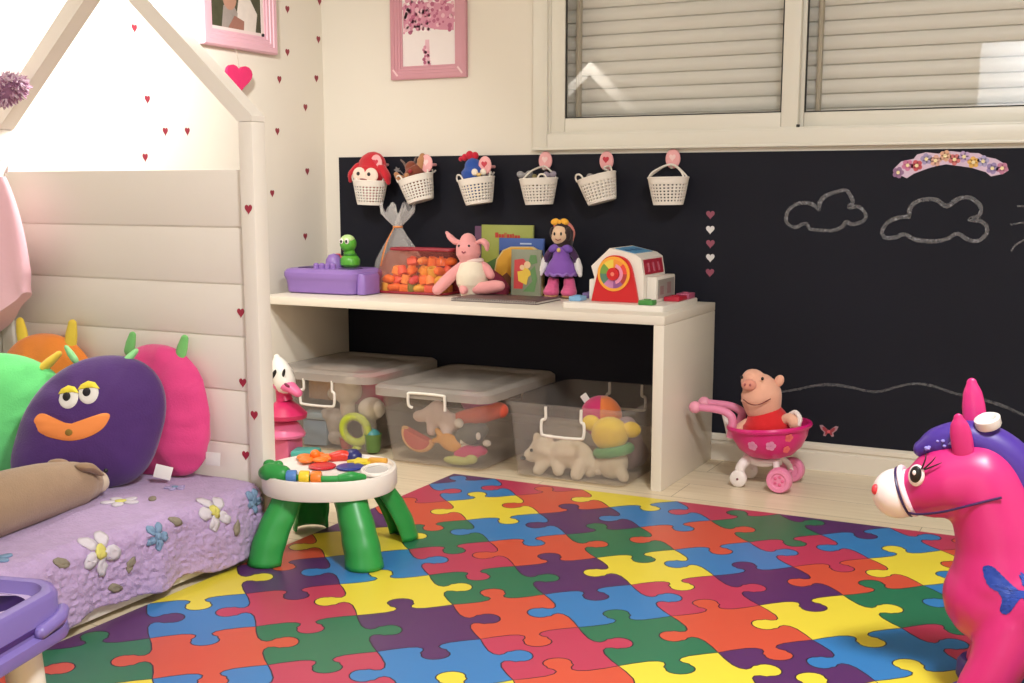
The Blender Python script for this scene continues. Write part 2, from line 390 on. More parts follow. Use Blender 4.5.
def butterfly(w):
    half = [(0.04, -.10), (.25, -.40), (.42, -.36), (.36, -.08), (.62, .14), (.74, .46), (.52, .50), (.22, .26), (.05, .10)]
    return [(x * w, y * w) for x, y in half] + [(-x * w, y * w) for x, y in half[::-1]]
bf.prism(butterfly(.045), .0008); bf.prism(butterfly(.032), .0012, M('butterfly_red', (160, 52, 62), .5, .1)); bf.prism(circ(.006, 10), .0016, M('butterfly_heart', (214, 90, 100), .5))
o = bf.build('butterfly_sticker'); o.matrix_world = on_back(-.874, .142)
tag(o, 'small red butterfly sticker at the lower edge of the chalkboard beside the toy stroller', 'sticker')

# little hearts on the left wall
hw_m = M('wine_red_heart', (142, 44, 60), .5, .06)
WH = [((3.123, 1.532), 'seen through the bed gable, highest of those inside it'), ((3.168, 1.3), 'inside the bed gable, below the highest one'), ((3.248, 1.195), 'inside the bed gable, left one of a level pair'), ((3.36, 1.2), 'inside the bed gable, right one of a level pair'), ((3.144, 1.103), 'inside the bed gable, just above the headboard'),
      ((3.966, 1.701), 'upper of two right of the photo frame'), ((4.183, 1.76), 'at the upper edge of the picture near the corner'), ((3.958, 1.534), 'right of the lower corner of the photo frame'), ((4.169, 1.606), 'in the column nearest the corner, second from top'), ((3.901, 1.424), 'right of the large hanging pink heart'), ((4.148, 1.447), 'in the column nearest the corner, third from top'), ((4.067, 1.325), 'between the two columns, above the chalkboard height'), ((3.878, 1.221), 'right of the bed post top'), ((4.068, 1.066), 'left of the chalkboard top corner'), ((3.833, 0.977), 'right of the middle of the bed post'), ((4.042, 0.799), 'lowest on the wall, above the purple toy tray')]
for (y, z), w in WH:
    o = MB(hw_m).prism(heart(.027, .030), .001).build('heart_sticker'); o.matrix_world = on_left(y * 1.00463, 1 + (z - 1) * 1.00463)
    tag(o, 'small red heart on left wall, ' + w, 'sticker', 'heart stickers on the left wall')

# ------------------------------------------------------------------ picture frames and the hanging heart
pf_m = M('pink_frame_paint', (224, 176, 190), .4, .03, 8)
def picture_frame(name, label, X, w, h, bw, depth, art, mm, steps=3):
    t = bpy.data.objects.new(name, None); COL.objects.link(t); t.matrix_world = X; tag(t, label, 'picture frame')
    fr = MB(mm)
    L = []
    for k, (ins, zz) in enumerate([(0, 0), (0, depth * .8), (.006, depth), (bw * .38, depth), (bw * .42, depth * .84), (bw * .62, depth * .84), (bw * .66, depth * .7), (bw * .84, depth * .7), (bw * .88, depth * .5), (bw, depth * .5), (bw, 0)]):
        L.append([(-w / 2 + ins, ins, zz), (w / 2 - ins, ins, zz), (w / 2 - ins, h - ins, zz), (-w / 2 + ins, h - ins, zz)])
    fr.loops(L, cap0=False, cap1=False); fr.build('frame', t)
    art(t, w - 2 * bw, h - 2 * bw, bw, depth * .3)
    return t
def art_photo(t, w, h, bw, z):
    p = MB(M('photo_foliage', (64, 66, 46), .35, .6, 30)); Y0 = bw
    p.box(-w / 2, w / 2, Y0, Y0 + h, 0.001, z)
    def blob(pts, m, dz): p.prism(pts, .0004, m, z0=z + dz)
    shirt = M('photo_shirt', (214, 204, 196), .35, .1, 40); skin = M('photo_skin', (176, 132, 112), .35, .1, 40); hair = M('photo_hair', (74, 52, 40), .35, .2, 40); hair2 = M('photo_fair_hair', (150, 118, 92), .35, .2, 40)
    blob([(-.02, Y0), (.10, Y0), (.115, Y0 + .08), (.06, Y0 + .15), (.01, Y0 + .13)], shirt, 0)
    blob([(-.095, Y0), (-.015, Y0), (.0, Y0 + .07), (-.035, Y0 + .115), (-.08, Y0 + .09)], M('photo_blouse', (150, 140, 134), .35, .2, 40), .0005)
    blob(circ(.040, 20, -.045, Y0 + .125, .048), skin, .0010); blob([( -.09, Y0 + .13), (-.085, Y0 + .175), (-.045, Y0 + .19), (-.01, Y0 + .17), (-.03, Y0 + .155), (-.07, Y0 + .15)], hair2, .0015)
    blob(circ(.036, 20, .035, Y0 + .175, .044), skin, .0010); blob([(-.005, Y0 + .185), (.0, Y0 + .225), (.035, Y0 + .24), (.075, Y0 + .225), (.08, Y0 + .18), (.06, Y0 + .205), (.025, Y0 + .21)], hair, .0015)
    blob([(-.06, Y0 + .01), (.03, Y0 + .0), (.035, Y0 + .045), (-.02, Y0 + .06)], M('photo_arm', (150, 104, 90), .35, .1, 40), .0018)
    lab(p.build('photograph', t), 'photograph of two people in light clothes before greenery')
    g = MB(M('pale_mount', (226, 208, 206), .5, .02)); e = .012
    for x0, x1, y0, y1 in ((-w / 2, w / 2, Y0 - 0, Y0 + .004),): pass
    g.box(w / 2 - .016, w / 2, Y0, Y0 + h, z, z + .0024); g.box(-w / 2, w / 2, Y0, Y0 + e, z, z + .0024); g.build('mount', t)
picture_frame('framed_photograph', 'large pink picture frame holding a photograph on the left wall', on_left(3.667, 1.517, -3.0355), .428, .53, .062, .03, art_photo, pf_m)
def art_tree(t, w, h, bw, z):
    p = MB(M('art_paper', (232, 222, 220), .5, .02)); Y0 = bw; p.box(-w / 2, w / 2, Y0, Y0 + h, .001, z)
    bl = [M('blossom_pink', (206, 138, 160), .5, .1, 60), M('blossom_pale', (224, 178, 190), .5, .1, 60), M('blossom_deep', (176, 92, 124), .5, .1, 60)]
    random.seed(3)
    p.prism([(-.118, Y0 + .13), (-.05, Y0 + .155), (.05, Y0 + .135), (.115, Y0 + .13), (.118, Y0 + .23), (.0, Y0 + .245), (-.118, Y0 + .235)], .0003, bl[0], z0=z)
    for k in range(150):
        x = random.uniform(-.116, .116); y = Y0 + .20 + random.uniform(-.062, .062) - .09 * abs(x) * (1 if random.random() < .5 else 0)
        p.prism(circ(random.uniform(.004, .011), 8, x, y), .0004 + .0002 * (k % 3), random.choice(bl), z0=z)
    for k in range(16): p.prism(circ(random.uniform(.004, .008), 8, random.uniform(-.014, .014) - .012, Y0 + random.uniform(.004, .075)), .0005, bl[k % 3], z0=z)
    p.prism([(-.026, Y0), (.006, Y0), (.002, Y0 + .10), (-.016, Y0 + .10)], .0003, bl[1], z0=z)
    lab(p.build('print', t), 'print of a round pink blossom tree on white paper')
pf2 = picture_frame('framed_print', 'smaller pink framed print of a pink blossom tree above the chalkboard', on_back(-2.513, 1.432, YB - .0002), .348, .46, .052, .022, art_tree, M('old_pink_frame_paint', (204, 146, 158), .4, .04, 8))
for x in (-.15, .15): MB(M('shiny_corner', (236, 200, 205), .12, .02)).box(-.004, .004, -.017, .017, 0, .002, .001, X=TR((x, .027, .0215), (0, 0, 40))).build('corner_clip', pf2)
hg = thing('hanging_heart', 'large bright pink heart hanging by a thread below the photo frame', 'decoration', (-3.0, 3.626, 1.352))
hh = MB(M('bright_pink_felt', (216, 42, 104), .7, .06, 60, bump=.3)); hh.prism(heart(.155, .105), .012); ob = hh.build('heart', hg); ob.matrix_parent_inverse = Matrix(); ob.matrix_local = frame((-.006, .004, .052), (0, 1, 0), (0, 0, 1), (1, 0, 0))
MB(M('thread', (205, 195, 180), .8)).cyl((-.001, .004, .095), (-.012, .004, .175), .0009, n=6).build('thread', hg)

# ------------------------------------------------------------------ house bed
bw_m = M('bed_white_paint', (238, 230, 220), .38, .015, 4)
BX0, BX1, BY = -3.031, -2.038, 2.51          # left side, right side, front face of the headboard
bed = thing('house_bed', 'white house-shaped toddler bed frame with plank headboard against the left wall', 'bed', (-2.5, 1.6, 0))
bo = Vector((-2.5, 1.6, 0)); BT = TR(-bo)
def house_frame(y, near):
    for nm, x0, x1 in (('post', BX1 - .047, BX1), ('post', BX0, BX0 + .047)):
        zt = 1.172
        MB(bw_m).box(x0, x1, y, y + .055, 0, zt, .004, X=BT).build('post', bed)
    ax = (BX0 + BX1) / 2; az = 1.583
    for sgn, xe in ((1, BX1), (-1, BX0)):
        xi = xe - sgn * .047
        # front-view outline: eave bottom inner, eave bottom outer, outer top, apex outer, apex inner
        pl = [(xi, 1.172), (xe, 1.172), (xe, 1.186), (ax, az + .066), (ax, az)]
        m = MB(bw_m)
        L = [[(x, yy, zz) for x, zz in pl] for yy in (y, y + .055)]
        m.loops(L, X=BT); m.build('rafter', bed)
house_frame(BY, False)
house_frame(.55, True)
MB(bw_m).box(-2.555, -2.511, .605, BY, 1.575, 1.618, .004, X=BT).build('ridge_beam', bed)
hb = MB(bw_m)
zs = [0.03, .3014, .4502, .600, .7425, .8956, 1.048]
for a, c in zip(zs[:-1], zs[1:]): hb.box(BX0 + .047, BX1 - .047, BY + .010, BY + .034, a + .0022, c - .0022 if c < 1.04 else c, .0016, X=BT)
hb.box(BX0 + .047, BX1 - .047, BY + .014, BY + .03, .03, 1.04, X=BT)
hb.build('headboard', bed)
for nm, x in (('side_rail', BX1 - .034), ('side_rail', BX0 + .012)):
    MB(bw_m).box(x, x + .022, .605, BY, .014, .115, .004, X=BT).build('side_rail', bed)
MB(bw_m).box(BX0 + .047, BX1 - .047, .56, .59, .03, .34, .004, X=BT).build('footboard', bed)
MB(bw_m).box(BX0 + .04, BX1 - .04, .61, BY, .015, .05, X=BT).build('slat_base', bed)
mt = MB(M('mattress_ticking', (226, 214, 214), .8, .03)).box(BX0 + .05, BX1 - .036, .62, BY + .006, .051, .198, .03, seg=4).build('mattress')
tag(mt, 'pale mattress lying under the lilac bedspread', 'mattress')
# stickers on the headboard
hb_h = M('raspberry_heart', (168, 40, 66), .5, .06)
for (x, z), w in zip([(-2.058, .943), (-2.105, .665), (-2.107, .473), (-2.063, .388), (-2.106, .27)], ['highest on the right bed post', 'on the third plank beside the post', 'on the fifth plank beside the post', 'lower one stuck on the bed post', 'lowest, just above the bedspread']):
    on_post = x > -2.08
    o = MB(hb_h).prism(heart(.026, .027), .0008).build('heart_sticker'); o.matrix_world = on_back(x, z, BY - .0002 if on_post else BY + .0098)
    tag(o, 'red heart on the headboard, ' + w, 'sticker', 'heart stickers on the headboard')

# ------------------------------------------------------------------ bedspread
def cover_bottom(y): return .036 + .007 * math.sin(y * 17 + .6) + .004 * math.sin(y * 41) - .022 * math.exp(-((y - 2.31) / .07) ** 2)
S_TOP, R_C = .885, .038
def cover(s, y):
    """point on the bedspread: s runs from the wall across the top and down the side"""
    zt = .206 + .004 * noise.noise(Vector((s * 7, y * 7, 0)))
    if s <= S_TOP: return Vector((-2.96 + s, y, zt + (-.004 if s > .8 else 0) * (s - .8) * 10))
    arc_l = R_C * PI / 2
    if s <= S_TOP + arc_l:
        a = (s - S_TOP) / R_C; x = -2.96 + S_TOP + R_C * math.sin(a); z = zt - R_C + R_C * math.cos(a) - .004
    else:
        d = s - S_TOP - arc_l; x = -2.96 + S_TOP + R_C + d * .02; z = zt - R_C - .004 - d
    dn = max(0, min(1, (s - S_TOP) / .12))
    fold = .006 * math.sin(y * 19 + 1.2 * math.sin(y * 9)) + .003 * math.sin(y * 47 + s * 9)
    ruf = .0030 * math.sin(y * 150 + 4 * math.sin(s * 70)) * math.sin(s * 170 + 3 * math.sin(y * 55)) + .006 * noise.noise(Vector((y * 85, s * 85, 3)))
    x += (fold + .016 * math.exp(-((y - 2.33) / .09) ** 2)) * dn + ruf * min(1, dn * 2) + .006 * dn
    z += ruf * (1 - dn) * .6
    return Vector((x, y, z))
def s_of_z(z): return S_TOP + R_C * PI / 2 + (.202 - R_C - z)
spread_m = M('lilac_bedspread', (182, 156, 196), .88, .18, 34, bump=.8, bscale=130, sheen=.2)
cs = MB(spread_m); vs = []; fs = []
NY, NS = 300, 74
for i in range(NY + 1):
    y = .64 + (2.492 - .64) * i / NY
    se = s_of_z(cover_bottom(y))
    if y > 2.44: se -= .02 * (y - 2.44) / .05
    for j in range(NS + 1):
        t = j / NS
        s = t * .80 / .28 if t < .28 else .80 + (se - .80) * (t - .28) / .72
        vs.append(cover(s, y))
for i in range(NY):
    for j in range(NS):
        a = i * (NS + 1) + j; fs.append([a, a + 1, a + NS + 2, a + NS + 1])
cs.raw(vs, fs, spread_m, True)
def patch(poly, mat, off):
    """a small appliqué following the bedspread: poly in (y, s)"""
    n = len(poly); cy = sum(p[0] for p in poly) / n; c_s = sum(p[1] for p in poly) / n
    V = []; F = []
    def pt(y, s):
        p = cover(s, y); du = cover(s + .002, y) - cover(s - .002, y); dv = cover(s, y + .002) - cover(s, y - .002)
        nn = dv.cross(du).normalized() * -1
        if nn.x + nn.z < 0: nn = -nn
        return p + nn * off
    V.append(pt(cy, c_s) )
    for r in (.5, 1.0):
        for y, s in poly: V.append(pt(cy + (y - cy) * r, c_s + (s - c_s) * r) if r < 1 else pt(y, s) )
    for k in range(n):
        l = (k + 1) % n; F.append([0, 1 + k, 1 + l]); F.append([1 + k, 1 + n + k, 1 + n + l, 1 + l])
    cs.raw(V, F, mat, True)
pet = M('daisy_white', (210, 202, 210), .85, .05, 60); yel = M('daisy_yellow', (214, 206, 110), .85, .1, 60); grn = M('leaf_olive', (140, 130, 112), .85, .12, 60); tea = M('teal_flower', (122, 150, 180), .85, .14, 60)
def ep(y, s, a, b, ang, n=12):
    return [(y + a * math.cos(2 * PI * k / n) * math.cos(ang) - b * math.sin(2 * PI * k / n) * math.sin(ang), s + a * math.cos(2 * PI * k / n) * math.sin(ang) + b * math.sin(2 * PI * k / n) * math.cos(ang)) for k in range(n)]
def daisy(y, s, k=1.0, mat=pet, cen=yel, a0=.3):
    for q in range(5):
        a = a0 + q * 2 * PI / 5; patch(ep(y + .032 * k * math.cos(a), s + .032 * k * math.sin(a), .021 * k, .0155 * k, a), mat, .0038)
    patch(ep(y, s, .0155 * k, .0155 * k, 0), cen, .0054)
def leaf(y, s, a, k=1.0): patch(ep(y, s, .021 * k, .010 * k, a), grn, .0036)
daisy(1.915, s_of_z(.172), 1.12); daisy(2.297, s_of_z(.176), 1.0, a0=.7); daisy(1.5, s_of_z(.16), 1.05); daisy(2.17, .735, .95, a0=.1); daisy(1.2, s_of_z(.15))
daisy(2.09, s_of_z(.165), .68, tea, tea); daisy(2.455, s_of_z(.165), .62, tea, tea); daisy(1.7, .84, .7, tea, tea); daisy(2.34, .76, .55, M('lilac_flower', (176, 164, 206), .85, .1), tea)
for y, s, a in ((2.165, s_of_z(.182), .5), (2.0, s_of_z(.12), 2.2), (1.80, s_of_z(.178), .4), (2.225, .79, 2.4), (2.36, s_of_z(.12), 2.1), (1.95, s_of_z(.075), .3), (1.62, s_of_z(.12), 1.2)): leaf(y, s, a)
o = cs.build('bedspread', solid=.004)
tag(o, 'lilac ruffled bedspread with daisies and olive leaves draped over the bed', 'bedspread')

# ------------------------------------------------------------------ monster cushions
def monster(name, label, loc, rot, w, h, th, col, horn_m, horns, face=None, tagpos=None, fold=0.0, seed=0, shear=0.0):
    t = thing(name, label, 'cushion', loc, rot=rot, group='monster cushions on the bed')
    m = M('plush_' + name + '_%d_%d_%d' % col, col, .85, .07, 30, bump=.25, bscale=220, sheen=.3)
    n = 64; R = [0, .12, .25, .4, .55, .68, .79, .87, .93, .97, 1.0]
    def out(a):
        c, s = math.cos(a), math.sin(a)
        ex = 2.15 if s > 0 else 3.6
        k = (abs(c) ** ex + abs(s) ** ex) ** (-1 / ex)
        zz_ = s * k * (h * .56 if s > 0 else h * .44)
        return Vector((c * k * w / 2 + shear * zz_, zz_))
    cz = h * .44
    def dep(r, a):
        d = th / 2 * max(0, 1 - r ** 2.3) ** .62
        wr = 1 + .10 * r ** 3 * math.sin(a * 13 + seed) + .06 * r ** 3 * math.sin(a * 29 + seed * 2)
        return d * wr
    vs = []; fs = []
    for side in (-1, 1):
        o0 = len(vs)
        for i, r in enumerate(R):
            for k in range(n):
                a = 2 * PI * k / n; p = out(a) * r
                cr = fold * noise.noise(Vector((p.x * 14 + seed, p.y * 30, side))) * (r ** 1.5)
                vs.append((p.x, side * dep(r, a) + cr * (0 if r == 1 else 1), p.y + cz))
        for i in range(len(R) - 1):
            for k in range(n):
                l = (k + 1) % n; q = [o0 + i * n + k, o0 + i * n + l, o0 + (i + 1) * n + l, o0 + (i + 1) * n + k]
                fs.append(q if side < 0 else q[::-1])
    b = MB(m).raw(vs, fs, m, True)
    ob = b.build('body', t)
    bm = bmesh.new(); bm.from_mesh(ob.data); bmesh.ops.remove_doubles(bm, verts=bm.verts, dist=1e-5); bmesh.ops.recalc_face_normals(bm, faces=bm.faces); bm.to_mesh(ob.data); bm.free()
    def fy(x, z):
        best = 0; xs_ = x - shear * (z - cz); a = math.atan2((z - cz) , xs_); q_ = out(a); o_ = math.hypot(q_.x - shear * q_.y, q_.y)
        for _ in range(4):
            a += math.atan2(z - cz, xs_) - math.atan2(q_.y, q_.x - shear * q_.y); q_ = out(a); o_ = math.hypot(q_.x - shear * q_.y, q_.y)
        r = min(.99, math.hypot(xs_, z - cz) / o_)
        return -dep(r, a)
    for hx, hz, tx, tz, rad in horns:
        hb_ = MB(horn_m).tube([(hx, 0, hz), ((hx + tx) / 2, 0, (hz + tz) / 2), (tx, 0, tz)], [rad, rad * .98, rad * .72], 14, smooth=4, flat=.6, round_cap=True)
        hb_.build('horn', t)
    def decal(poly, mat, name, off, par=t):
        d = MB(mat); k = len(poly); cx = sum(p[0] for p in poly) / k; cz_ = sum(p[1] for p in poly) / k
        V = []; F = []
        for lay, rs in ((0, (0, .35, .7, .92, 1)),):
            for r in rs:
                for x, z in poly:
                    X_, Z_ = cx + (x - cx) * r, cz_ + (z - cz_) * r
                    V.append((X_, fy(X_, Z_) - off * (1 - r ** 6) - .001, Z_))
            for i in range(len(rs) - 1):
                for q in range(k):
                    l = (q + 1) % k; F.append([i * k + q, i * k + l, (i + 1) * k + l, (i + 1) * k + q])
        d.raw(V, F, mat, True); return d.build(name, par)
    if face: face(decal)
    if tagpos:
        x, z, an = tagpos
        MB(M('cloth_tag', (228, 222, 220), .7, .02)).box(0, .046, -.001, .001, -.018, .018, .0004, X=TR((x, 0, z), (0, an, 0))).build('care_tag', t)
        
    return t
lime = M('horn_lime', (120, 196, 110), .8, .1, 30, sheen=.2); yellow_h = M('horn_yellow', (240, 208, 70), .8, .06, 30, sheen=.2); mint = M('horn_mint', (150, 220, 150), .8, .1)
monster('monster_cushion', 'hot pink monster cushion with green horns leaning on the headboard', (-2.364, 2.432, .205), (-7, 0, 6), .355, .368, .13, (226, 66, 134), lime,
        [(-.095, .345, -.085, .388, .016), (.078, .340, .090, .386, .017)], tagpos=(.172, .062, 0), fold=.02, seed=2)
def purple_face(decal):
    w_ = M('felt_white', (236, 232, 224), .8, .03); bk = M('felt_black', (26, 22, 26), .8, .05); yl = M('felt_yellow', (228, 208, 60), .8, .05); orr = M('felt_orange', (246, 146, 74), .8, .05, 30); ol = M('felt_olive', (140, 110, 40), .8, .1)
    for dx in (-.030, .030):
        q = dx * .84 - .022; z0 = .250 + dx * .2
        decal(circ(.0255, 24, q, z0, .030), w_, 'eye', .006)
        decal([(q - .028, z0 + .008), (q - .021, z0 + .022), (q - .003, z0 + .032), (q + .015, z0 + .028), (q + .028, z0 + .011), (q + .010, z0 + .012), (q - .012, z0 + .009)], yl, 'eyelid', .009)
        decal(circ(.012, 16, q - .004, z0 + .002, .014), bk, 'pupil', .0115)
    mo = [(-.128, .206), (-.10, .205), (-.06, .186), (-.01, .176), (.04, .186), (.085, .206), (.115, .205), (.112, .185), (.09, .158), (.045, .135), (-.01, .124), (-.065, .130), (-.112, .144), (-.138, .166), (-.144, .188)]
    mo = [(p.x * .74 - .028, .168 + (p.y - .168) * .86) for p in catmull([(x, z, 0) for x, z in mo], 4, True)]
    decal(mo, orr, 'mouth', .008); decal(circ(.012, 14, -.042, .152, .011), ol, 'mouth_spot', .0115)
monster('monster_cushion', 'purple monster cushion with sleepy eyes and an orange mouth, in front of the pink one', (-2.400, 2.235, .205), (-12, 2, 38), .37, .36, .16, (74, 36, 108), mint,
        [(-.045, .350, -.062, .376, .016), (.085, .340, .110, .368, .018)], face=purple_face, tagpos=(.165, .05, 14), fold=.012, seed=5, shear=.26)
monster('monster_cushion', 'orange monster cushion with yellow horns at the back, by the pink hanging cloth', (-2.79, 2.430, .205), (-7, 0, 8), .385, .375, .12, (250, 142, 50), yellow_h,
        [(-.085, .350, -.098, .405, .019), (.085, .345, .090, .405, .020)], fold=.01, seed=8)
def green_face(decal):
    decal(circ(.022, 16, -.01, .19, .016), M('felt_rose', (214, 130, 110), .8, .05), 'cheek', .005)
monster('monster_cushion', 'bright green monster cushion with a yellow horn at the left edge', (-2.71, 2.20, .205), (-10, 0, 40), .42, .35, .14, (112, 226, 130), yellow_h,
        [(.125, .303, .165, .338, .022), (-.10, .33, -.14, .385, .02)], face=green_face, fold=.018, seed=11)
# bear bolster
br_m = M('bear_brown_plush', (160, 132, 104), .9, .08, 25, bump=.3, bscale=240, sheen=.3)
bb_ = thing('bear_bolster', 'long brown bear bolster plush lying across the bed before the purple cushion', 'plush toy', (-2.305, 1.815, .197))
m = MB(br_m).tube([(.085, -.45, .078), (.06, -.25, .08), (.03, 0, .078), (.0, .18, .07), (-.014, .29, .060), (-.02, .335, .054)], [.078, .078, .075, .069, .059, .046], 28, smooth=6, round_cap=True)
m.build('body', bb_)
for dx in (.030, -.062): MB(M('bear_ear', (146, 116, 88), .9, .08, 25, sheen=.3)).tube([(dx, .285, .112), (dx * 1.12 - .002, .305, .106), (dx * 1.3 - .004, .33, .088)], [.022, .024, .014], 14, smooth=4, round_cap=True, flat=.5).build('ear', bb_)
MB(M('bear_snout', (206, 188, 166), .9, .05, 25, sheen=.3)).ell((-.018, .375, .048), (.032, .026, .030)).build('snout', bb_)
for dx in (-.048, .016): MB(black_pl).ell((dx, .372, .082), .006).build('eye', bb_)
MB(black_pl).ell((-.018, .401, .056), (.010, .006, .008)).build('nose', bb_)

# pink cloth hanging on the left post
cl_m = M('pink_cotton', (246, 196, 208), .85, .04, 12, bump=.15, bscale=90, sheen=.2)
ct = thing('hanging_garment', 'pale pink cloth garment hanging at the left end of the headboard', 'garment', (-2.905, 2.435, .60))
L = []
for i in range(15):
    t = i / 14; z = .60 * (1 - t) - 0.0; hw = .035 + .075 * min(1, t * 1.5) ** .8
    row = []
    for k in range(40):
        a = 2 * PI * k / 40
        x = hw * math.cos(a); y = (.016 + .022 * t) * math.sin(a) + .008 * t * math.sin(a * 5 + 1.1 * math.sin(4 * t))
        zz = z * .72 + .0 + (.085 * (x / .11 + .2) if t > .6 else 0) * ((t - .6) / .4 if t > .6 else 0)
        row.append((x + .012 * math.sin(t * 5), y - .01, zz))
    L.append(row)
MB(cl_m).loops(L, smooth=True, cap0=True, cap1=True).build('cloth', ct)
MB(M('strap_white', (236, 228, 224), .8)).tube([(0, -.01, .425), (-.012, .03, .47), (-.03, .045, .45)], .012, 10, smooth=4).build('strap', ct)
MB(M('clasp_grey', (150, 145, 142), .4, .05)).box(-.012, .022, -.034, -.026, .385, .41, .003).build('clasp', ct)
# fluffy pompom hanging from the left rafter
pp = thing('fluffy_pompom', 'fluffy mauve and white pompom hanging from the left roof beam', 'decoration', (-2.862, 2.44, 1.275))
pm = [M('pompom_mauve', (158, 112, 144), .9, .15, 40), M('pompom_pale', (226, 200, 216), .9, .08, 40), M('pompom_rose', (196, 150, 176), .9, .1, 40)]
pb = MB(pm[0]).ell((0, 0, 0), (.072, .042, .034), (0, -18, 0))
random.seed(12)
for k in range(620):
    u = random.uniform(-1, 1); a = random.uniform(0, 2 * PI); q = math.sqrt(1 - u * u)
    d = Vector((q * math.cos(a), q * math.sin(a), u)); p = TR((0, 0, 0), (0, -18, 0)) @ Vector((d.x * .070, d.y * .040, d.z * .033))
    e = p + d * .013 + Vector((random.uniform(-1, 1), random.uniform(-1, 1), random.uniform(-1, 1))) * .007
    pb.tube([p, e], [.0035, .0012], 4, random.choice(pm if d.z < 0 else (pm[1:] + pm[1:2] * 3)))
pb.build('fluff', pp)
MB(M('thread', (205, 195, 180), .8)).cyl((0, 0, .03), (0, .07, .075), .001, n=6).build('cord', pp)

# ================================================================== PUZZLE MAT
LO = Vector((-1.8675, 3.2078)); LS = .2339; c45 = math.sqrt(.5)
LU = Vector((c45, c45)); LV = Vector((c45, -c45))
CC = {(0, -2): 'P', (0, -1): 'B', (0, 0): 'Y', (0, 1): 'B', (0, 2): 'O', (0, 3): 'P', (0, 4): 'B', (0, 5): 'G', (0, 6): 'Y', (1, -1): 'K', (1, 0): 'O', (1, 1): 'P', (1, 2): 'G', (1, 3): 'Y', (1, 4): 'K', (1, 5): 'O', (1, 6): 'P', (2, 0): 'Y', (2, 1): 'B', (2, 2): 'O', (2, 3): 'B', (2, 4): 'P', (2, 5): 'Y', (2, 6): 'B', (2, 7): 'Y', (3, 1): 'K', (3, 2): 'G', (3, 3): 'K', (3, 4): 'O', (3, 5): 'G', (3, 6): 'K', (3, 7): 'B', (4, 2): 'P', (4, 3): 'B', (4, 4): 'Y', (4, 5): 'B', (4, 6): 'O', (5, 3): 'K', (5, 4): 'O', (5, 5): 'G', (6, 4): 'K',
      (-1, -1): 'K', (-1, 0): 'O', (-1, 1): 'G', (-1, 2): 'K', (-1, 3): 'G', (-1, 4): 'O', (-1, 5): 'K', (-1, 6): 'O', (-2, 0): 'P', (-2, 1): 'Y', (-2, 2): 'B', (-2, 3): 'Y', (-2, 4): 'P', (-2, 5): 'B', (-2, 6): 'Y', (-3, 1): 'O', (-3, 2): 'P', (-3, 3): 'K', (-3, 4): 'G', (-3, 5): 'K', (-3, 6): 'P', (-4, 1): 'K', (-4, 2): 'Y', (-4, 3): 'B', (-4, 4): 'O', (-4, 5): 'B', (-5, 2): 'K', (-5, 3): 'P', (-5, 4): 'G', (-5, 5): 'Y', (-6, 4): 'O', (-6, 5): 'K', (1, -2): 'K', (2, -1): 'Y', (3, 0): 'B'}
VE = {(0, 0): 1, (1, 0): 1, (0, 1): 1, (1, 1): 1, (0, 2): 1, (1, 2): -1, (0, 3): -1, (1, 3): 1, (0, 4): 1, (1, 4): -1, (0, 5): -1, (1, 5): 1, (2, 1): 1, (2, 2): 1, (2, 3): 1, (2, 4): -1, (2, 5): 1, (3, 2): -1, (3, 3): -1, (3, 4): 1, (3, 5): -1, (2, 6): 1, (3, 6): -1, (4, 2): -1, (4, 3): 1, (4, 4): 1, (4, 5): 1, (5, 3): -1, (5, 4): 1, (3, 1): 1, (-1, 1): -1, (-1, 2): -1, (-1, 3): -1, (-1, 4): -1, (-1, 5): -1, (-2, 1): 1, (-2, 2): 1, (-2, 3): 1, (-2, 4): -1, (-2, 5): 1, (-3, 2): -1, (-3, 3): 1, (-3, 4): -1, (-4, 3): -1, (-4, 4): 1, (-5, 4): -1}
HE = {(0, 0): 1, (0, 1): -1, (0, 2): -1, (0, 3): 1, (0, 4): -1, (0, 5): 1, (0, 6): -1, (1, 2): 1, (1, 1): 1, (1, 3): -1, (1, 4): -1, (1, 5): 1, (1, 6): -1, (2, 2): -1, (2, 3): -1, (2, 4): 1, (2, 5): -1, (2, 6): -1, (2, 7): 1, (3, 3): -1, (3, 2): 1, (3, 4): -1, (3, 5): 1, (3, 6): -1, (4, 4): 1, (4, 3): -1, (2, 1): -1, (-1, 2): -1, (-1, 1): -1, (-1, 3): -1, (-1, 4): 1, (-1, 5): -1, (-1, 6): 1, (-2, 2): -1, (-2, 3): 1, (-2, 4): 1, (-2, 5): -1, (-2, 6): 1, (-3, 2): -1, (-3, 3): -1, (-3, 4): -1, (-3, 5): -1, (-4, 3): -1, (-4, 4): -1, (-4, 5): -1, (-5, 4): 1}
def hsh(*a): return (a[0] * 7 + a[1] * 13 + a[2] * 5 + (a[0] * a[1]) % 3 + 100) 
def knob(sgn):
    """points of one jigsaw edge from t=0 to t=1, tab pointing to +n when sgn>0"""
    P = [(0, 0), (.14, -.012), (.30, -.012), (.385, .012), (.425, .055), (.415, .105), (.375, .15)]
    for k in range(11):
        a = math.radians(205 - 230 * k / 10); P.append((.5 + .135 * math.cos(a), .235 + .115 * math.sin(a)))
    P += [(1 - x, y) for x, y in P[:7][::-1]]
    return [(t, sgn * h) for t, h in P]
def edge_pts(a, b, nrm, sgn): return [a + (b - a) * t + nrm * h * LS for t, h in knob(sgn)]
def node(i, j): return LO + (LU * i + LV * j) * LS
PC = {'Y': M('mat_yellow', (228, 208, 64), .34, .03, 9), 'B': M('mat_blue', (54, 122, 184), .34, .03, 9), 'O': M('mat_orange', (206, 82, 58), .34, .03, 9), 'P': M('mat_purple', (86, 44, 98), .34, .04, 9), 'G': M('mat_green', (42, 112, 80), .34, .03, 9), 'K': M('mat_pink', (186, 58, 88), .34, .03, 9)}
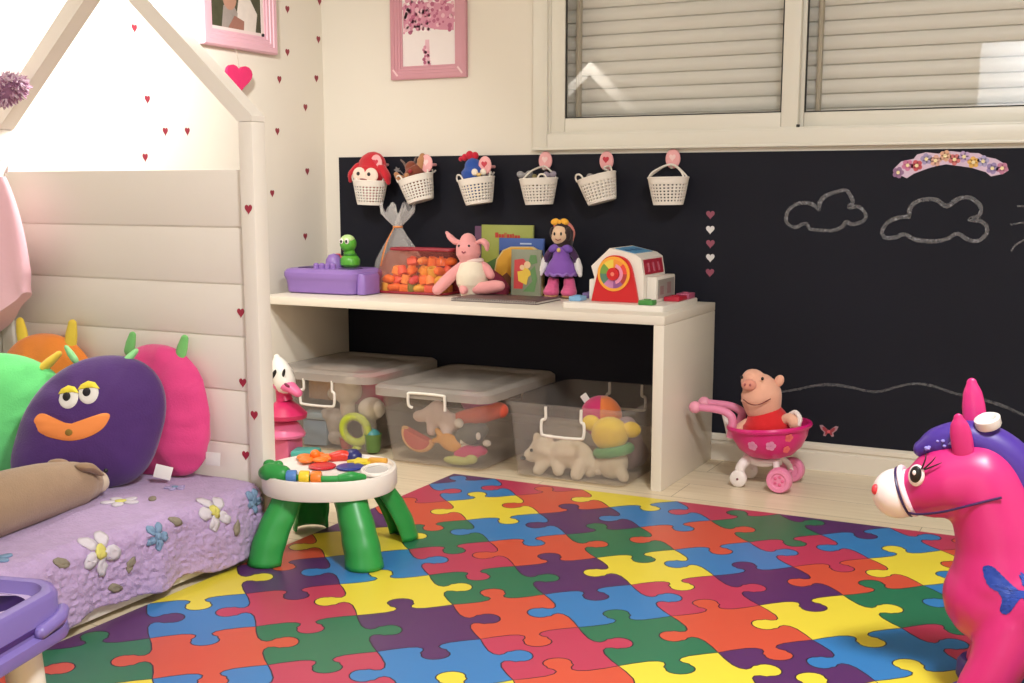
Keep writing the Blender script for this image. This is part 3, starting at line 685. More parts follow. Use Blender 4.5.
def vs_(i, j): return VE.get((i, j), 1 if hsh(i, j, 1) % 2 else -1)
def hs_(i, j): return HE.get((i, j), 1 if hsh(i, j, 2) % 2 else -1)
def ccol(i, j):
    if (i, j) in CC: return CC[(i, j)]
    return 'YBOPGK'[(i * 2 + j * 3 + (i * j) % 2) % 6]
MX0, MX1, MY0, MY1 = -2.030, .62, .62, 3.540
pm_ = bmesh.new(); pmats = [M('mat_outline', (44, 24, 44), .4, .05)] + list(PC.values()); keys = list(PC.keys())
INS = .0016
for i in range(-9, 12):
    for j in range(-9, 18):
        ce = node(i + .5, j + .5)
        if not (MX0 - .35 < ce.x < MX1 + .35 and MY0 - .35 < ce.y < MY1 + .35): continue
        a, b_, c_, d_ = node(i, j), node(i + 1, j), node(i + 1, j + 1), node(i, j + 1)
        top = edge_pts(a, b_, -LV, hs_(i, j))
        right = edge_pts(b_, c_, -LU, vs_(i + 1, j))
        bot = edge_pts(d_, c_, -LV, hs_(i, j + 1))[::-1]
        left = edge_pts(a, d_, -LU, vs_(i, j))[::-1]
        pl = top[:-1] + right[:-1] + bot[:-1] + left[:-1]
        ar = sum(pl[k].cross(pl[(k + 1) % len(pl)]) for k in range(len(pl)))
        if ar < 0: pl = pl[::-1]
        q = []
        for k in range(len(pl)):
            t = (pl[(k + 1) % len(pl)] - pl[k - 1]).normalized(); q.append(pl[k] + Vector((-t.y, t.x)) * INS)
        vv = [pm_.verts.new((p.x, p.y, .0061)) for p in q]
        for t3 in tessellate_polygon([[Vector((p.x, p.y, 0)) for p in q]]):
            try: f = pm_.faces.new([vv[x] for x in t3])
            except ValueError: continue
            f.material_index = 1 + keys.index(ccol(i, j)); f.normal_update()
            if f.normal.z < 0: f.normal_flip()
for co, no in (((MX0, 0, 0), (-1, 0, 0)), ((MX1, 0, 0), (1, 0, 0)), ((0, MY0, 0), (0, -1, 0)), ((0, MY1, 0), (0, 1, 0))):
    bmesh.ops.bisect_plane(pm_, geom=pm_.verts[:] + pm_.edges[:] + pm_.faces[:], plane_co=co, plane_no=no, clear_outer=True)
mb_ = MB(pmats[0]).box(MX0, MX1, MY0, MY1, 0.0003, .0058)
me = bpy.data.meshes.new('puzzle_mat')
bm = bmesh.new()
vv = [bm.verts.new(v) for v in mb_.v]
for f in mb_.f: bm.faces.new([vv[k] for k in f])
pm_.verts.index_update(); base = {v: bm.verts.new(v.co) for v in pm_.verts}
for f in pm_.faces: g = bm.faces.new([base[v] for v in f.verts]); g.material_index = f.material_index
bm.to_mesh(me); bm.free(); pm_.free()
for m in pmats: me.materials.append(m)
o = bpy.data.objects.new('puzzle_mat', me); COL.objects.link(o)
tag(o, 'large play mat printed with colourful interlocking jigsaw pieces on the floor', 'play mat')

# ================================================================== SHELF BENCH
sh_m = M('shelf_white_laminate', (232, 223, 208), .42, .015, 4)
SX0, SX1, SY0, SY1, SZ = -2.957, -1.300, 3.650, 4.196, .587
sb = thing('shelf_bench', 'long low white bench shelf under the chalkboard holding toys', 'shelf', ((SX0 + SX1) / 2, SY0, 0))
T = TR((-(SX0 + SX1) / 2, -SY0, 0))
MB(sh_m).box(SX0, SX1, SY0, SY1, SZ - .030, SZ, .0018, X=T).build('top_board', sb)
MB(sh_m).box(SX1 - .037, SX1, SY0, SY1, .0, SZ - .0305, .0018, X=T).build('side_panel', sb)
MB(sh_m).box(SX0, SX0 + .037, SY0, SY1, .0, SZ - .0305, .0018, X=T).build('side_panel', sb)
# ================================================================== CLEAR STORAGE BOXES
box_m = clear('clear_box_plastic', (250, 248, 246), .12, .22, (222, 214, 208)); lid_m = clear('frosted_lid', (236, 232, 228), .42, .3, (214, 206, 198)); wire_m = M('white_handle', (240, 234, 224), .35, .02)
def storage_box(label, x0, x1, y0, y1, h, grow, lid=False, lift=0.0, clipped=True):
    cx = (x0 + x1) / 2
    t = thing('storage_box', label, 'storage box', (cx, y0, 0), group='clear storage boxes under the shelf')
    a, b, d = x0 - cx, x1 - cx, y1 - y0
    g = grow; w = .0028
    L = [rr(a + .03, b - .03, .03, d - .03, .02, .0006), rr(a, b, 0, d, .035, .008), rr(a - g, b + g, -g, d + g, .04, h - .012), rr(a - g - .010, b + g + .010, -g - .010, d + g + .010, .045, h - .011), rr(a - g - .010, b + g + .010, -g - .010, d + g + .010, .045, h),
         rr(a - g + w, b + g - w, -g + w, d + g - w, .04, h), rr(a + w, b - w, w, d - w, .034, .010), rr(a + .03, b - .03, .03, d - .03, .02, .0035)]
    MB(box_m).loops(L, smooth=True).build('tub', t)
    for s_, yy in ((-1, -g - .012), (1, d + g + .012)):
        zz = h - .03
        if lid and s_ < 0 and clipped: pts = [(-.062, yy - .004, h - .045), (-.075, yy - .010, h - .035), (-.075, yy - .012, h + .0), (-.062, yy - .012, h + .010), (.062, yy - .012, h + .010), (.075, yy - .012, h - .0), (.075, yy - .010, h - .045)]
        else: pts = [(-.066, yy + s_ * .004, h - .004), (-.066, yy + s_ * .004, h - .045), (-.078, yy + s_ * .008, h - .052), (-.078, yy + s_ * .010, h - .092), (-.06, yy + s_ * .012, h - .103), (.06, yy + s_ * .012, h - .103), (.078, yy + s_ * .010, h - .092), (.078, yy + s_ * .008, h - .052), (.066, yy + s_ * .004, h - .045), (.066, yy + s_ * .004, h - .004)]
        MB(wire_m).tube(pts, .0052, 10, smooth=4).build('handle', t)
    if lid:
        l0 = h + .002 + lift; q = g + .020
        L = [rr(a - q, b + q, -q, d + q, .05, l0 - .012), rr(a - q, b + q, -q, d + q, .05, l0 + .016), rr(a - q + .012, b + q - .012, -q + .012, d + q - .012, .045, l0 + .026), rr(a - q + .04, b + q - .04, -q + .04, d + q - .04, .03, l0 + .026), rr(a - q + .052, b + q - .052, -q + .052, d + q - .052, .03, l0 + .018), rr(a - q + .12, b + q - .12, -q + .10, d + q - .10, .03, l0 + .018), rr(a - q + .13, b + q - .13, -q + .11, d + q - .11, .03, l0 + .025)]
        MB(lid_m).loops(L, smooth=True, cap0=True).build('lid', t)
    return t
storage_box('clear lidded box of plush toys and a yellow ring, leftmost under the shelf', -2.875, -2.475, 3.665, 4.12, .286, .018, True, clipped=False)
storage_box('clear lidded box of mixed bright toys, in the middle under the shelf', -2.348, -1.960, 3.615, 4.12, .266, .028, True)
storage_box('clear open box with a white plush dog and a yellow plush under the shelf', -1.836, -1.425, 3.625, 4.12, .270, .022, False)

# ------------------------------------------------------------------ plush helper
def plushmat(n, c): return M('plush_' + n, c, .9, .07, 30, bump=.3, bscale=260, sheen=.25)
def soft(name, label, cat, loc, rot, mat, blobs, vox=.006, group=None, extra=None):
    """plush toy: one fused body from ellipsoids/limb tubes, then extra parts"""
    t = thing(name, label, cat, loc, rot=rot, group=group)
    m = MB(mat)
    for bl in blobs:
        if bl[0] == 'e': m.ell(bl[1], bl[2], bl[3] if len(bl) > 3 else (0, 0, 0), u=16, v=10)
        else: m.tube(bl[1], bl[2], 10, smooth=4, round_cap=True)
    m.build('body', t, remesh=vox, smooth=6)
    if extra: extra(t)
    return t
# --- box on the left
G1 = 'toys in the left storage box'
crm = plushmat('cream', (226, 214, 196)); gry = plushmat('warm_grey', (178, 170, 162)); wht = plushmat('white', (232, 224, 214))
soft('plush_ball', 'cream round plush high in the left box behind its handle', 'plush toy', (-2.62, 3.745, .175), (0, 0, 0), crm, [('e', (0, 0, .05), (.062, .055, .052)), ('e', (.03, -.02, .08), (.035, .03, .03)), ('e', (-.05, 0, .035), (.04, .03, .03)), ('e', (0, 0, -.02), (.03, .03, .06))], group=G1)
soft('plush_ball', 'off-white round plush above the yellow ring in the left box', 'plush toy', (-2.505, 3.74, .12), (0, 0, 0), wht, [('e', (0, 0, .045), (.055, .05, .045)), ('e', (-.02, .01, -.03), (.03, .03, .06)), ('e', (.03, -.02, .06), (.03, .03, .025))], group=G1)
soft('plush_ball', 'grey plush low in the left box beside the yellow ring', 'plush toy', (-2.665, 3.74, .02), (0, 0, 0), gry, [('e', (0, 0, .08), (.05, .045, .055)), ('e', (.01, 0, .02), (.05, .05, .03)), ('e', (-.03, -.02, .11), (.03, .03, .03))], group=G1)
rg = thing('toy_ring', 'yellow-green plastic ring standing against the front of the left box', 'toy', (-2.542, 3.690, .015), rot=(8, 0, 8), group=G1)
MB(M('lime_plastic', (190, 206, 66), .35, .05)).tube([(.052 * math.cos(a * PI / 12), 0, .078 + .052 * math.sin(a * PI / 12)) for a in range(24)], .016, 10, closed=True).build('ring', rg)
MB(M('lime_plastic', (190, 206, 66))).cyl((0, 0, .003), (0, 0, .014), .02, .014).build('foot', rg)
def toybox(name, label, mat, loc, rz, w, d, h, mat2, group):
    t = thing(name, label, 'toy', loc, rz, group)
    MB(mat).box(-w / 2, w / 2, -d / 2, d / 2, 0, h * .78, .006).build('base', t)
    MB(mat2).box(-w / 2 - .003, w / 2 + .003, -d / 2 - .003, d / 2 + .003, h * .79, h, .004).build('cover', t)
    return t
toybox('toy_case', 'red toy case with a pink base near the top right of the left box', M('rose_plastic', (196, 92, 122), .35, .05), (-2.545, 3.85, .165), 4, .15, .12, .13, M('crimson_plastic', (186, 24, 52), .3, .05), G1)
toybox('toy_basket', 'tan woven toy basket near the top left of the left box', M('tan_straw', (176, 136, 88), .8, .3, 60, bump=.8), (-2.73, 3.86, .17), -3, .22, .14, .125, M('brown_straw', (150, 110, 70), .8, .3, 60, bump=.8), G1)
toybox('toy_block', 'dull blue toy block low in the left box', M('dull_blue', (120, 148, 170), .4, .05), (-2.745, 3.72, .008), 10, .10, .06, .13, M('pale_blue_plastic', (150, 176, 190), .4, .05), G1)
def cup(name, label, mat, loc, r, h, group, rot=(0, 0, 0), mat2=None):
    t = thing(name, label, 'toy', loc, rot=rot, group=group)
    MB(mat).lathe([(r * .7, 0), (r * .78, h * .1), (r * .95, h * .9), (r, h), (r * .92, h), (r * .72, h * .12), (0, h * .1)], 20).build('bowl', t)
    if mat2: MB(mat2).lathe([(r * .5, h * .4), (r * .9, h * .9), (r * .6, h * 1.15), (0, h * 1.3)], 18).build('filling', t)
    return t
cup('toy_cup', 'green toy cup at the right end of the left box', M('moss_green', (96, 130, 66), .4, .05), (-2.475, 3.70, .008), .035, .07, G1, mat2=M('teal_plastic', (70, 140, 140), .4, .05))
cup('toy_cup', 'red toy cup on the floor of the left box', M('red_plastic', (190, 40, 44), .35, .05), (-2.60, 3.71, .008), .032, .04, G1, mat2=M('orange_plastic', (240, 120, 44), .35, .05))
# --- box in the middle
G2 = 'toys in the middle storage box'
soft('plush_figure', 'white and pale pink plush hanging behind the handle of the middle box', 'plush toy', (-2.19, 3.70, .105), (0, 0, 0), plushmat('blush', (226, 206, 202)), [('e', (0, 0, .075), (.045, .032, .05)), ('e', (-.07, 0, .06), (.034, .026, .024)), ('t', [(-.02, 0, .09), (-.07, 0, .06)], [.022, .02]), ('e', (.065, 0, .05), (.032, .026, .034)), ('t', [(.02, 0, .08), (.065, 0, .05)], [.024, .022]), ('t', [(-.02, 0, .05), (-.022, 0, .01)], [.024, .022]), ('t', [(.03, 0, .05), (.045, -.01, .01)], [.022, .022])], group=G2)
wm = thing('toy_fruit_slice', 'red fruit slice toy with a pale orange rind at lower left of the middle box', 'toy', (-2.265, 3.672, .075), rot=(10, 24, 8), group=G2)
MB(M('slice_red', (200, 66, 62), .4, .12, 40)).prism([(.055 * math.cos(PI + PI * k / 14), .055 * math.sin(PI + PI * k / 14) + .03) for k in range(15)], .03, X=frame((0, .015, 0), (1, 0, 0), (0, 0, 1), (0, -1, 0))).build('flesh', wm)
MB(M('slice_rind', (236, 176, 110), .4, .08, 40)).tube([(.058 * math.cos(PI + PI * k / 14), 0, .058 * math.sin(PI + PI * k / 14) + .03) for k in range(15)], .013, 8).build('rind', wm)
soft('toy_fish', 'yellow orange fish-shaped toy at lower centre of the middle box', 'toy', (-2.135, 3.675, .05), (0, 20, 0), M('fish_orange', (230, 164, 76), .4, .08), [('e', (0, 0, .035), (.05, .022, .032)), ('t', [(-.03, 0, .035), (-.065, 0, .055)], [.016, .01]), ('t', [(-.03, 0, .035), (-.065, 0, .012)], [.016, .01])], vox=.004, group=G2)
soft('plush_snake', 'red-orange long plush lying across the right of the middle box', 'plush toy', (-2.055, 3.715, .125), (0, 0, 0), plushmat('coral', (224, 92, 66)), [('t', [(-.10, 0, .01), (-.04, 0, .04), (.03, 0, .06), (.085, .02, .075)], [.026, .032, .034, .03]), ('e', (.10, .03, .08), (.035, .03, .03))], group=G2)
soft('plush_figure', 'purple-pink plush under the lid at the right of the middle box', 'plush toy', (-2.085, 3.80, .165), (0, 0, 0), plushmat('orchid', (196, 84, 150)), [('e', (0, 0, .05), (.06, .04, .042)), ('e', (.06, 0, .04), (.04, .03, .03)), ('e', (-.02, -.02, .075), (.03, .03, .025))], group=G2)
soft('plush_figure', 'dark grey plush with pale paws at right of the middle box', 'plush toy', (-2.045, 3.695, .065), (0, 0, 0), plushmat('slate', (92, 96, 92)), [('e', (0, 0, .055), (.055, .035, .042)), ('e', (.04, 0, .07), (.03, .028, .028)), ('e', (-.045, -.005, .03), (.028, .025, .025))], group=G2,
     extra=lambda t: [MB(wht).ell(c, r).build('paw', t) for c, r in (((-.035, -.028, .095), (.018, .012, .018)), ((.045, -.03, .055), (.009, .008, .014)), ((.075, -.02, .03), (.016, .014, .012)))])
soft('plush_figure', 'magenta plush low at the right of the middle box', 'plush toy', (-2.045, 3.68, .012), (0, 0, 0), plushmat('magenta', (206, 44, 110)), [('e', (0, 0, .04), (.045, .025, .028)), ('e', (-.035, 0, .03), (.03, .022, .03)), ('e', (.04, .01, .05), (.03, .022, .02))], group=G2)
soft('toy_crocodile', 'pale green toy on the floor of the middle box', 'toy', (-2.085, 3.665, .004), (0, 0, 4), M('pale_green_plastic', (186, 192, 112), .5, .05), [('e', (0, 0, .018), (.06, .022, .018)), ('e', (.055, 0, .03), (.024, .018, .022))], vox=.005, group=G2)
toybox('toy_block', 'pale cream block leaning at the middle of the middle box', M('cream_plastic', (226, 214, 190), .4, .05), (-2.075, 3.70, .012), 30, .03, .05, .09, M('cream_plastic', (226, 214, 190)), G2)
# --- box on the right
G3 = 'toys in the right storage box'
def dogx(t):
    MB(black_pl).ell((-.118, -.05, .085), .006).build('eye', t); MB(black_pl).ell((-.158, -.035, .05), (.01, .008, .008)).build('nose', t)
soft('plush_dog', 'white plush dog lying on its side in the open right box', 'plush toy', (-1.668, 3.712, .006), (0, 0, 0), plushmat('ivory', (232, 220, 198)), [('e', (.01, 0, .075), (.085, .05, .052)), ('e', (-.095, -.005, .075), (.052, .046, .048)), ('e', (-.135, -.012, .058), (.03, .028, .026)), ('e', (-.118, -.005, .122), (.016, .014, .02)), ('e', (-.07, -.005, .125), (.016, .014, .018)), ('t', [(-.07, -.02, .05), (-.10, -.03, .012)], [.024, .022]), ('t', [(-.03, -.02, .05), (-.02, -.035, .02)], [.026, .022]), ('t', [(.06, -.02, .05), (.05, -.035, .014)], [.03, .024]), ('t', [(.08, 0, .06), (.115, .0, .03)], [.028, .022])], vox=.0055, group=G3, extra=dogx)
def yelx(t):
    MB(plushmat('yellow', (240, 204, 52))).ell((0, 0, .155), (.066, .056, .060)).build('head', t)
    for c in ((-.075, .01, .185), (.075, .01, .175)): MB(plushmat('yellow', (240, 204, 52))).ell(c, (.034, .022, .028)).build('ear', t)
    MB(plushmat('leaf_green', (84, 164, 98))).tube([(.055 * math.cos(a * PI / 8) + .015, .05 * math.sin(a * PI / 8), .098 + .012 * math.cos(a * PI / 8)) for a in range(16)], .018, 10, closed=True).build('scarf', t)
soft('plush_bear', 'yellow-headed plush with a green scarf in the open right box', 'plush toy', (-1.520, 3.735, .006), (0, 0, 0), plushmat('ecru', (214, 200, 176)), [('e', (.01, 0, .055), (.058, .05, .058)), ('t', [(-.03, -.02, .05), (-.06, -.03, .02)], [.024, .022]), ('t', [(.05, -.02, .03), (.065, -.03, .015)], [.024, .02])], vox=.0055, group=G3, extra=yelx)
pb = thing('patchwork_ball', 'magenta and orange soft ball at the back of the open right box', 'ball', (-1.615, 3.88, .115), group=G3)
MB(plushmat('ball_magenta', (200, 46, 104))).ell((0, 0, .075), (.075, .075, .075)).build('shell', pb)
g_ = MB(plushmat('ball_orange', (226, 120, 60)))
vs = []; fs = []
for i in range(9):
    for k in range(9):
        a = math.radians(-70 + 90 * i / 8); el = math.radians(-60 + 140 * k / 8); vs.append((.0765 * math.cos(el) * math.cos(a), .0765 * math.cos(el) * math.sin(a), .075 + .0765 * math.sin(el)))
for i in range(8):
    for k in range(8): fs.append([i * 9 + k, (i + 1) * 9 + k, (i + 1) * 9 + k + 1, i * 9 + k + 1])
g_.raw(vs, fs).build('patch', pb, solid=.002)
MB(M('cloth_tag', (228, 222, 220))).box(-.015, .012, -.002, .0, 0, .03, .0006, X=TR((-.046, -.012, .128), (0, -38, 0))).build('care_tag', pb)
soft('plush_figure', 'pale mauve plush under the yellow one in the open right box', 'plush toy', (-1.50, 3.87, .006), (0, 0, 0), plushmat('mauve_grey', (150, 124, 130)), [('e', (0, 0, .08), (.05, .07, .08)), ('e', (0, -.03, .16), (.04, .04, .04)), ('e', (0, .06, .05), (.05, .05, .05))], group=G3)

# ================================================================== BIRD STACKING TOY (between the bed post and the left box)
bt = thing('bird_toy', 'pink and white bird-headed stacking toy standing beside the bed post', 'toy', (-2.700, 3.46, 0))
pkb = M('toy_pink', (232, 112, 158), .35, .05); mag = M('toy_magenta', (206, 38, 98), .35, .05); wpl = M('toy_white', (240, 234, 226), .35, .03)
MB(M('toy_deep_pink', (226, 110, 150), .35, .05)).box(-.045, .045, -.045, .045, 0.0, .088, .008).build('pedestal', bt)
MB(pkb).lathe([(.05, .089), (.072, .093), (.074, .102), (.05, .14), (.035, .152), (0, .152)], 26).build('lower_ring', bt)
MB(mag).lathe([(.036, .153), (.078, .162), (.082, .178), (.06, .20), (.03, .225), (0, .225)], 26).build('upper_ring', bt)
MB(mag).tube([(0, 0, .224), (-.005, 0, .25), (0, -.005, .275)], [.032, .028, .03], 14, smooth=3).build('neck', bt)
hd = MB(wpl).tube([(.012, -.012, .295), (-.005, -.008, .33), (-.022, -.002, .365), (-.03, 0, .385)], [.040, .041, .028, .012], 18, smooth=5, round_cap=True).build('head', bt)
MB(pkb).tube([(.0, -.015, .285), (.035, -.02, .285), (.075, -.022, .265)], [.032, .030, .020], 16, smooth=5, round_cap=True, flat=.75).build('beak', bt)
for c, r in (((.030, -.040, .335), (0, 34, -30)), ((-.008, -.048, .33), (0, 34, -10))): MB(black_pl).ell(c, (.008, .005, .021), r).build('eye', bt)
MB(M('beak_dark', (120, 24, 60), .4)).ell((.045, -.042, .292), (.014, .006, .006), (0, 24, 0)).build('nostril', bt)
tb = thing('toy_block', 'teal toy block with a dark underside beside the pink bird toy', 'toy', (-2.595, 3.44, 0), 20)
MB(M('dark_green', (28, 58, 50), .4, .05)).box(-.045, .045, -.04, .04, 0, .03, .005).build('base', tb)
MB(M('teal_toy', (82, 176, 166), .35, .05)).box(-.048, .048, -.043, .043, .031, .058, .010).build('cover', tb)

# ================================================================== GREEN-LEGGED ACTIVITY TABLE
at = thing('activity_table', 'round white toddler activity table with thick green legs beside the bed', 'activity table', (-1.900, 2.625, .0062), 27); at.scale = (1.07, 1.07, 1.0)
tgr = M('table_green', (44, 150, 68), .38, .06, 14); twh = M('table_white', (242, 234, 226), .32, .015, 6)
def outline(k, s=1.0):
    a = 2 * PI * k / 64; e = 2.3
    r = (abs(math.cos(a)) ** e + abs(math.sin(a)) ** e) ** (-1 / e)
    return (.172 * r * math.cos(a) * s, .168 * r * math.sin(a) * s)
L = []
for s, zz in ((.93, .180), (.985, .178), (1.0, .184), (1.0, .222), (.985, .230), (.95, .231), (.925, .222), (.90, .219)):
    L.append([(*outline(k, s), zz) for k in range(64)])
MB(twh).loops(L, smooth=True).build('tray', at)
for ang in (-138, -57, 28, 116):
    m = MB(tgr); vs = []; fs = []; NR, NA = 16, 15
    for i in range(NR + 1):
        t = i / NR; z = .182 * (1 - t) + .0015; rc = .128 + .040 * t + .052 * math.sin(min(1, t) * PI / 2) * .85
        wd = .037 + .008 * t; dp = .046 + .004 * math.sin(t * PI)
        lump = .0009 * math.sin(t * 21) 
        for k in range(NA):
            a = math.radians(-104 + 208 * k / (NA - 1))
            e = 1.0
            vs.append((rc - .02 + (dp + lump) * math.cos(a), (wd + lump) * math.sin(a) * (1.0 if abs(math.sin(a)) < .98 else .97), z))
    for i in range(NR):
        for k in range(NA - 1):
            a = i * NA + k; fs.append([a, a + 1, a + NA + 1, a + NA])
    o = m.raw(vs, fs, tgr, True, X=TR((0, 0, 0), (0, 0, ang))).build('leg', at, solid=.006)
lv = .2225
g = MB(tgr)
g.tube([(-.150, -.072, lv + .012), (-.135, -.090, lv + .018), (-.105, -.100, lv + .016)], [.020, .026, .024], 16, smooth=5, round_cap=True)
g.ell((-.142, -.066, lv + .034), (.016, .014, .013)); g.ell((-.118, -.082, lv + .037), (.014, .013, .011))
cr_ = g.build('crocodile_head', at)
MB(M('axle_green', (44, 150, 68))).tube([(-.10, -.106, lv + .010), (.0, -.126, lv + .009), (.055, -.120, lv + .009)], .0085, 10, smooth=4).build('axle', at)
for x, y, c, nm in ((-.078, -.113, (84, 130, 196), 'bead_blue'), (-.045, -.120, (240, 206, 50), 'bead_yellow'), (-.015, -.124, (240, 128, 44), 'bead_orange')):
    MB(M(nm, c, .35, .05)).tube([(x - .013, y + .002, lv + .012), (x - .010, y + .002, lv + .012), (x + .010, y - .001, lv + .012), (x + .013, y - .001, lv + .012)], [.015, .0178, .0178, .015], 20).build('roller_bead', at)
g = MB(tgr).tube([(.045, -.122, lv + .010), (.07, -.116, lv + .012), (.098, -.100, lv + .007)], [.011, .015, .009], 14, smooth=5, round_cap=True); g.build('crocodile_tail', at)
def disc(x, y, r, h, mat, name, rim=None):
    m = MB(mat).lathe([(0, lv), (r, lv), (r, lv + h * .6), (r * .9, lv + h), (r * .6, lv + h * .9), (0, lv + h * .8)], 28, X=TR((x, y, 0)), caps=False); m.build(name, at)
disc(-.026, .040, .036, .006, M('table_red', (206, 36, 50), .3, .04), 'red_button'); disc(.048, .030, .036, .006, M('table_navy', (38, 54, 140), .3, .04), 'blue_button')
fl = MB(M('table_orange', (250, 126, 40), .35, .05))
for k in range(5): fl.ell((-.056 + .032 * math.cos(k * 1.2566 + .3), .112 + .032 * math.sin(k * 1.2566 + .3), lv + .008), (.022, .022, .009), u=14, v=8)
fl.ell((-.056, .112, lv + .018), (.014, .014, .014)); fl.build('orange_flower', at)
rd = MB(M('table_scarlet', (226, 60, 44), .35, .05)); rd.tube([(-.010, .118, lv + .008), (.012, .126, lv + .011), (.030, .128, lv + .008)], [.014, .017, .014], 12, smooth=4, round_cap=True); rd.build('red_slider', at)
ys = MB(M('table_yellow', (244, 220, 60), .35, .05)); ys.prism([((.036 if k % 2 else .020) * math.cos(k * PI / 5), (.036 if k % 2 else .020) * math.sin(k * PI / 5)) for k in range(10)], .008, X=TR((.068, .085, lv))); ys.build('yellow_star', at)
MB(M('table_navy_knob', (40, 44, 110), .35, .05)).lathe([(.024, lv), (.024, lv + .012), (.012, lv + .026), (0, lv + .028)], 20, X=TR((.042, .135, 0)), caps=False).build('navy_knob', at)
MB(M('table_amber', (232, 170, 66), .4, .05)).box(-.026, .026, -.012, .012, 0, .016, .005, X=TR((.115, .075, lv), (0, 0, -12))).build('amber_bar', at)
MB(M('table_music_panel', (206, 202, 200), .25, .02)).prism(circ(.032, 24, 0, 0, .052), .0035, X=TR((.122, -.012, lv), (0, 0, -22))).build('page_recess', at)
pr = MB(twh); pr.tube([(.122 + .036 * math.cos(a), -.012 + .058 * math.sin(a), lv + .004) for a in [k * PI / 12 for k in range(24)]], .006, 8, closed=True, X=TR((0, 0, 0))); pr.build('recess_rim', at)

# ================================================================== PURPLE PLAY TABLE in the foreground corner
pt = thing('play_table', 'lavender plastic play table with a deep oval well at the lower left corner', 'play table', (-1.811, 1.265, .0062), 14)
lav = M('lavender_plastic', (126, 108, 176), .35, .04, 6); lav2 = M('lavender_pale', (188, 168, 204), .4, .04, 6); dpu = M('deep_purple_plastic', (70, 44, 110), .35, .05)
L = []
W_, D_ = .165, .245
for ins, z, r in ((.02, .170, .07), (-.012, .172, .08), (-.014, .178, .08), (-.012, .194, .08), (.0, .199, .08), (.0, .252, .08), (.006, .262, .078), (.016, .265, .075), (.026, .262, .07), (.034, .248, .06), (.04, .241, .06)):
    L.append(rr(-W_ + ins, W_ - ins, -D_ + ins, D_ - ins, max(.02, r - ins * .5), z, 9))
MB(lav).loops(L, smooth=True, cap1=False).build('tray_rim', pt)
fl_ = MB(lav2); oc = None
out_ = [(p[0], p[1]) for p in rr(-W_ + .038, W_ - .038, -D_ + .038, D_ - .038, .05, 0, 9)]
# tray floor as a ring around the oval well
vs = [(p[0], p[1], .2415) for p in out_] ; n = len(out_)
inn = []
for p in out_:
    a = math.atan2((p[1] - .125) / .075, (p[0] - .045) / .085); inn.append((.045 + .085 * math.cos(a), .125 + .075 * math.sin(a), .2425))
vs += inn; fs = [[k, (k + 1) % n, n + (k + 1) % n, n + k] for k in range(n)]
fl_.raw(vs, fs, lav2, False); fl_.build('tray_floor', pt)
we = MB(dpu); L = [[(.045 + .085 * s * math.cos(2 * PI * k / 36), .125 + .075 * s * math.sin(2 * PI * k / 36), z) for k in range(36)] for s, z in ((1.0, .2425), (.93, .215), (.75, .195), (.3, .19))]
we.loops(L, cap0=False, smooth=True); we.build('oval_well', pt)
gv = MB(dpu); gv.box(W_ - .0005, W_ + .0012, -.22, .12, .206, .216, .0005); gv.build('side_slot', pt)
MB(lav).tube([(W_ + .006, .125, .206), (W_ + .006, .18, .212), (W_ - .01, .215, .214)], .013, 10, smooth=4, round_cap=True).build('side_clip', pt)
for sx in (-1, 1):
    for sy in (-1, 1): MB(white_pl).tube([(sx * .095, sy * .165, .172), (sx * .102, sy * .18, .0)], [.036, .032], 20).build('leg', pt)
MB(M('hot_pink_plastic', (232, 40, 130), .35, .05)).lathe([(.03, .2415), (.03, .262), (.022, .272), (0, .274)], 20, X=TR((-.09, .165, 0)), caps=False).build('pink_knob', pt)

# ================================================================== DOLL STROLLER with a piglet
st = thing('doll_stroller', 'pink bowl-shaped doll stroller with pink wheels beside the shelf', 'toy stroller', (-1.008, 3.90, 0))
pk = M('stroller_pink', (234, 140, 176), .35, .04); hp = M('stroller_magenta', (218, 30, 122), .3, .04); stw = M('stroller_white', (240, 230, 226), .35, .02)
bw = TR((0, 0, .205), (0, -5, 0))
MB(hp).lathe([(.0, -.108), (.04, -.106), (.075, -.095), (.105, -.07), (.124, -.035), (.131, -.006), (.140, -.004), (.143, .004), (.139, .011), (.130, .010), (.120, -.03), (.10, -.064), (.07, -.088), (0, -.098)], 36, X=bw).build('bowl', st)
dots = MB(M('sticker_pale_pink', (232, 150, 190), .4, .05)); dots2 = MB(M('sticker_coral', (240, 110, 110), .4, .05))
def on_bowl(mb, ang, z, r):
    zz = z; R_ = .1285 if zz > -.03 else .1285 - (abs(zz) - .03) * .42
    a = math.radians(ang); nx = Vector((math.cos(a), math.sin(a), -.35)).normalized(); u = Vector((-math.sin(a), math.cos(a), 0)); v = nx.cross(u)
    X = bw @ frame((R_ * math.cos(a) * .985, R_ * math.sin(a) * .985, zz), u, v, nx)
    for k in range(5): mb.prism(circ(r * .5, 10, r * .6 * math.cos(k * 1.257), r * .6 * math.sin(k * 1.257)), .002, X=X)
on_bowl(dots, -103, -.045, .016); on_bowl(dots, -74, -.045, .016); on_bowl(dots2, -46, -.022, .014); on_bowl(dots2, -48, -.062, .012)
dots.build('flower_decal', st); dots2.build('flower_decal', st)
MB(stw).tube([(-.075, -.02, .10), (-.04, -.03, .086), (.0, -.03, .084), (.05, -.02, .095)], .014, 12, smooth=4).build('chassis', st)
